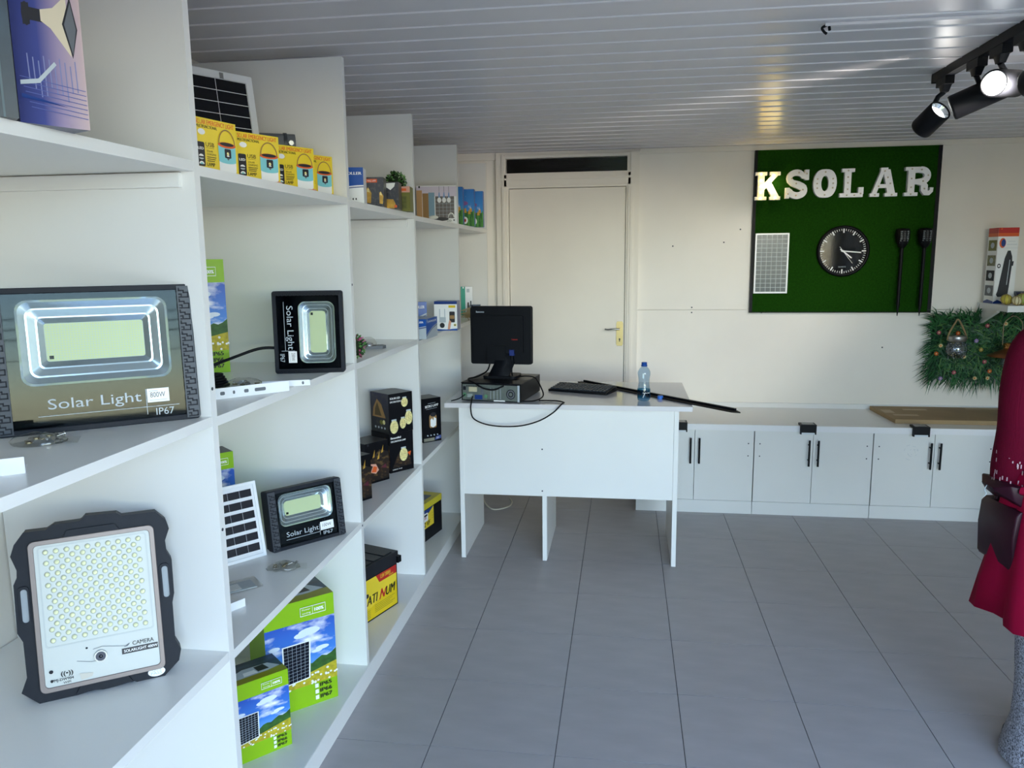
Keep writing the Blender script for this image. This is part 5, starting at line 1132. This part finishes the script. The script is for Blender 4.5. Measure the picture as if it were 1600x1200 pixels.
g = G(); g.loft([ring_(0, 0, .835, .200, .150, amp=.006), ring_(0, 0, .88, .192, .145), ring_(0, 0, .98, .178, .135), ring_(0, 0, 1.10, .176, .14), ring_(0, 0, 1.20, .184, .142), ring_(0, 0, 1.26, .204, .125), ring_(0, 0, 1.31, .196, .108), ring_(0, 0, 1.345, .150, .095), ring_(0, 0, 1.375, .090, .080), ring_(0, 0, 1.400, .062, .062)], KNIT, cap=False); g.build('cardigan', t)
for s in (-1, 1):
    yy = .05 if s < 0 else .10
    pts = [(s*.125, 0, 1.30), (s*.175, -.005, 1.262), (s*.194, -.01, 1.16), (s*.195, -.01, 1.04), (s*.190, yy*.6, .92), (s*.182, yy, .84)]
    g = G(); g.tube(pts, lambda u: .058+.006*math.sin(u*3.1)-.012*u, KNIT, 18); g.build('sleeve', t)
g = G(); rl = random.Random(9)
for k in range(70):
    a = R(rl.uniform(175, 265)); zz = rl.uniform(.86, 1.0); rx, ry = .1845+.012*(1-(zz-.86)/.14)+.003, .141+.009*(1-(zz-.86)/.14)+.003
    p = Vector((rx*math.cos(a), ry*math.sin(a), zz)); tn = Vector((-math.sin(a), math.cos(a), 0)); g.add([p-tn*.0022-Vector((0, 0, .006)), p+tn*.0022-Vector((0, 0, .006)), p+tn*.0022+Vector((0, 0, .006)), p-tn*.0022+Vector((0, 0, .006))], [(0, 1, 2, 3)], mat('blouse_through_lace', '#b08f98', .7))
for k in range(60):
    a = R(rl.uniform(190, 335)); zz = rl.uniform(.855, 1.0); q_ = (zz-.84)/.20; cx_, cy_, r_ = -.186-.008*q_, .04*(1-q_)+.0, .0565
    p = Vector((cx_+r_*math.cos(a), cy_+r_*math.sin(a), zz)); tn = Vector((-math.sin(a), math.cos(a), 0)); up = Vector((0, 0, .0055))
    g.add([p-tn*.0015-up, p+tn*.0015-up, p+tn*.0015+up, p-tn*.0015+up], [(0, 1, 2, 3)], mat('blouse_through_lace', '#b08f98', .7))
g.build('lace_eyelets', t)['kind'] = 'stuff'
g = G(); g.loft([ring_(0, 0, .91, .186, .142), ring_(0, 0, .86, .200, .156, amp=.006), ring_(0, 0, .80, .205, .175, amp=.010), ring_(0, -.01, .68, .215, .215, amp=.014, ph=.3), ring_(0, -.02, .57, .232, .262, amp=.020, ph=.5, dz=.008), ring_(0, -.03, .478, .243, .296, amp=.026, ph=.7, dz=.016)], SKRT, cap=False); o = g.build('skirt', t)
so = o.modifiers.new('cloth', 'SOLIDIFY'); so.thickness = .004
g = G(); g.tube([(-.20, -.06, .87), (-.12, -.135, .865), (0, -.162, .868), (.12, -.135, .868), (.2, -.05, .87)], .012, SKRT, 8); g.ball((-.11, -.150, .862), .024, SKRT, 10, 8); g.build('waist_tie', t)
TRS = mat('speckled_cloth', '#8a8a92', .85, noise=1.0, nscale=210)
for s in (-1, 1):
    g = G(); cx = s*.078; g.loft([ring_(cx, 0, .60, .082, .088, 20), ring_(cx, 0, .42, .066, .074, 20), ring_(cx+s*-.004, -.005, .25, .058, .076, 20, .003), ring_(cx+s*-.006, -.01, .13, .063, .086, 20, .004), ring_(cx, -.005, .012, .076, .112, 20, .005)], TRS, cap=False); g.build('trouser_leg', t)
    g = G(); g.loft([[(s*.080+.036*k*math.cos(a), .034+.112*k*math.sin(a), zz) for a in [2*math.pi*q/18 for q in range(18)]] for zz, k in ((0, .95), (.012, 1.0), (.04, .95), (.066, .72), (.08, .45))], BLK); g.build('shoe', t)
MARO = mat('maroon_leather', '#2c0a19', .4, spec=.25, noise=.15, nscale=20)
t = thing('handbag', 'dark maroon handbag held at the hip of the person in red', 'bag', (1.110, 2.375, .630), 8)
g = G(); g.loft([[(-.022*k, -.085, zz), (.03*k, -.085, zz), (.03*k, .085, zz), (-.022*k, .085, zz)] for zz, k in ((0, .7), (.01, 1), (.10, 1.25), (.165, 1.0), (.178, .5))], MARO); g.build('bag_body', t, bevel=.006)
g = G(); g.loft([[(-.062, -.03, .236), (-.058, .03, .238), (-.054, .03, .230), (-.056, -.03, .228)], [(-.035, -.07, .252), (-.035, .07, .252), (-.022, .07, .205), (-.022, -.07, .205)], [(.03, -.08, .240), (.03, .08, .240), (.03, .08, .165), (.03, -.08, .165)]], MARO); g.build('folded_flap', t, bevel=.004)
g = G(); g.tube([(-.06, 0, .235), (-.068, -.005, .222), (-.064, -.008, .212), (-.072, -.01, .203)], .0012, GRYP, 5); g.build('loose_thread', t)
for yy in (-.05, .05): g = G(); g.tube([(.0, yy, .17), (.03, yy*.9, .24), (.045, yy*.3, .285), (.045, 0, .29)], .006, MARO, 8); g.build('handle', t)
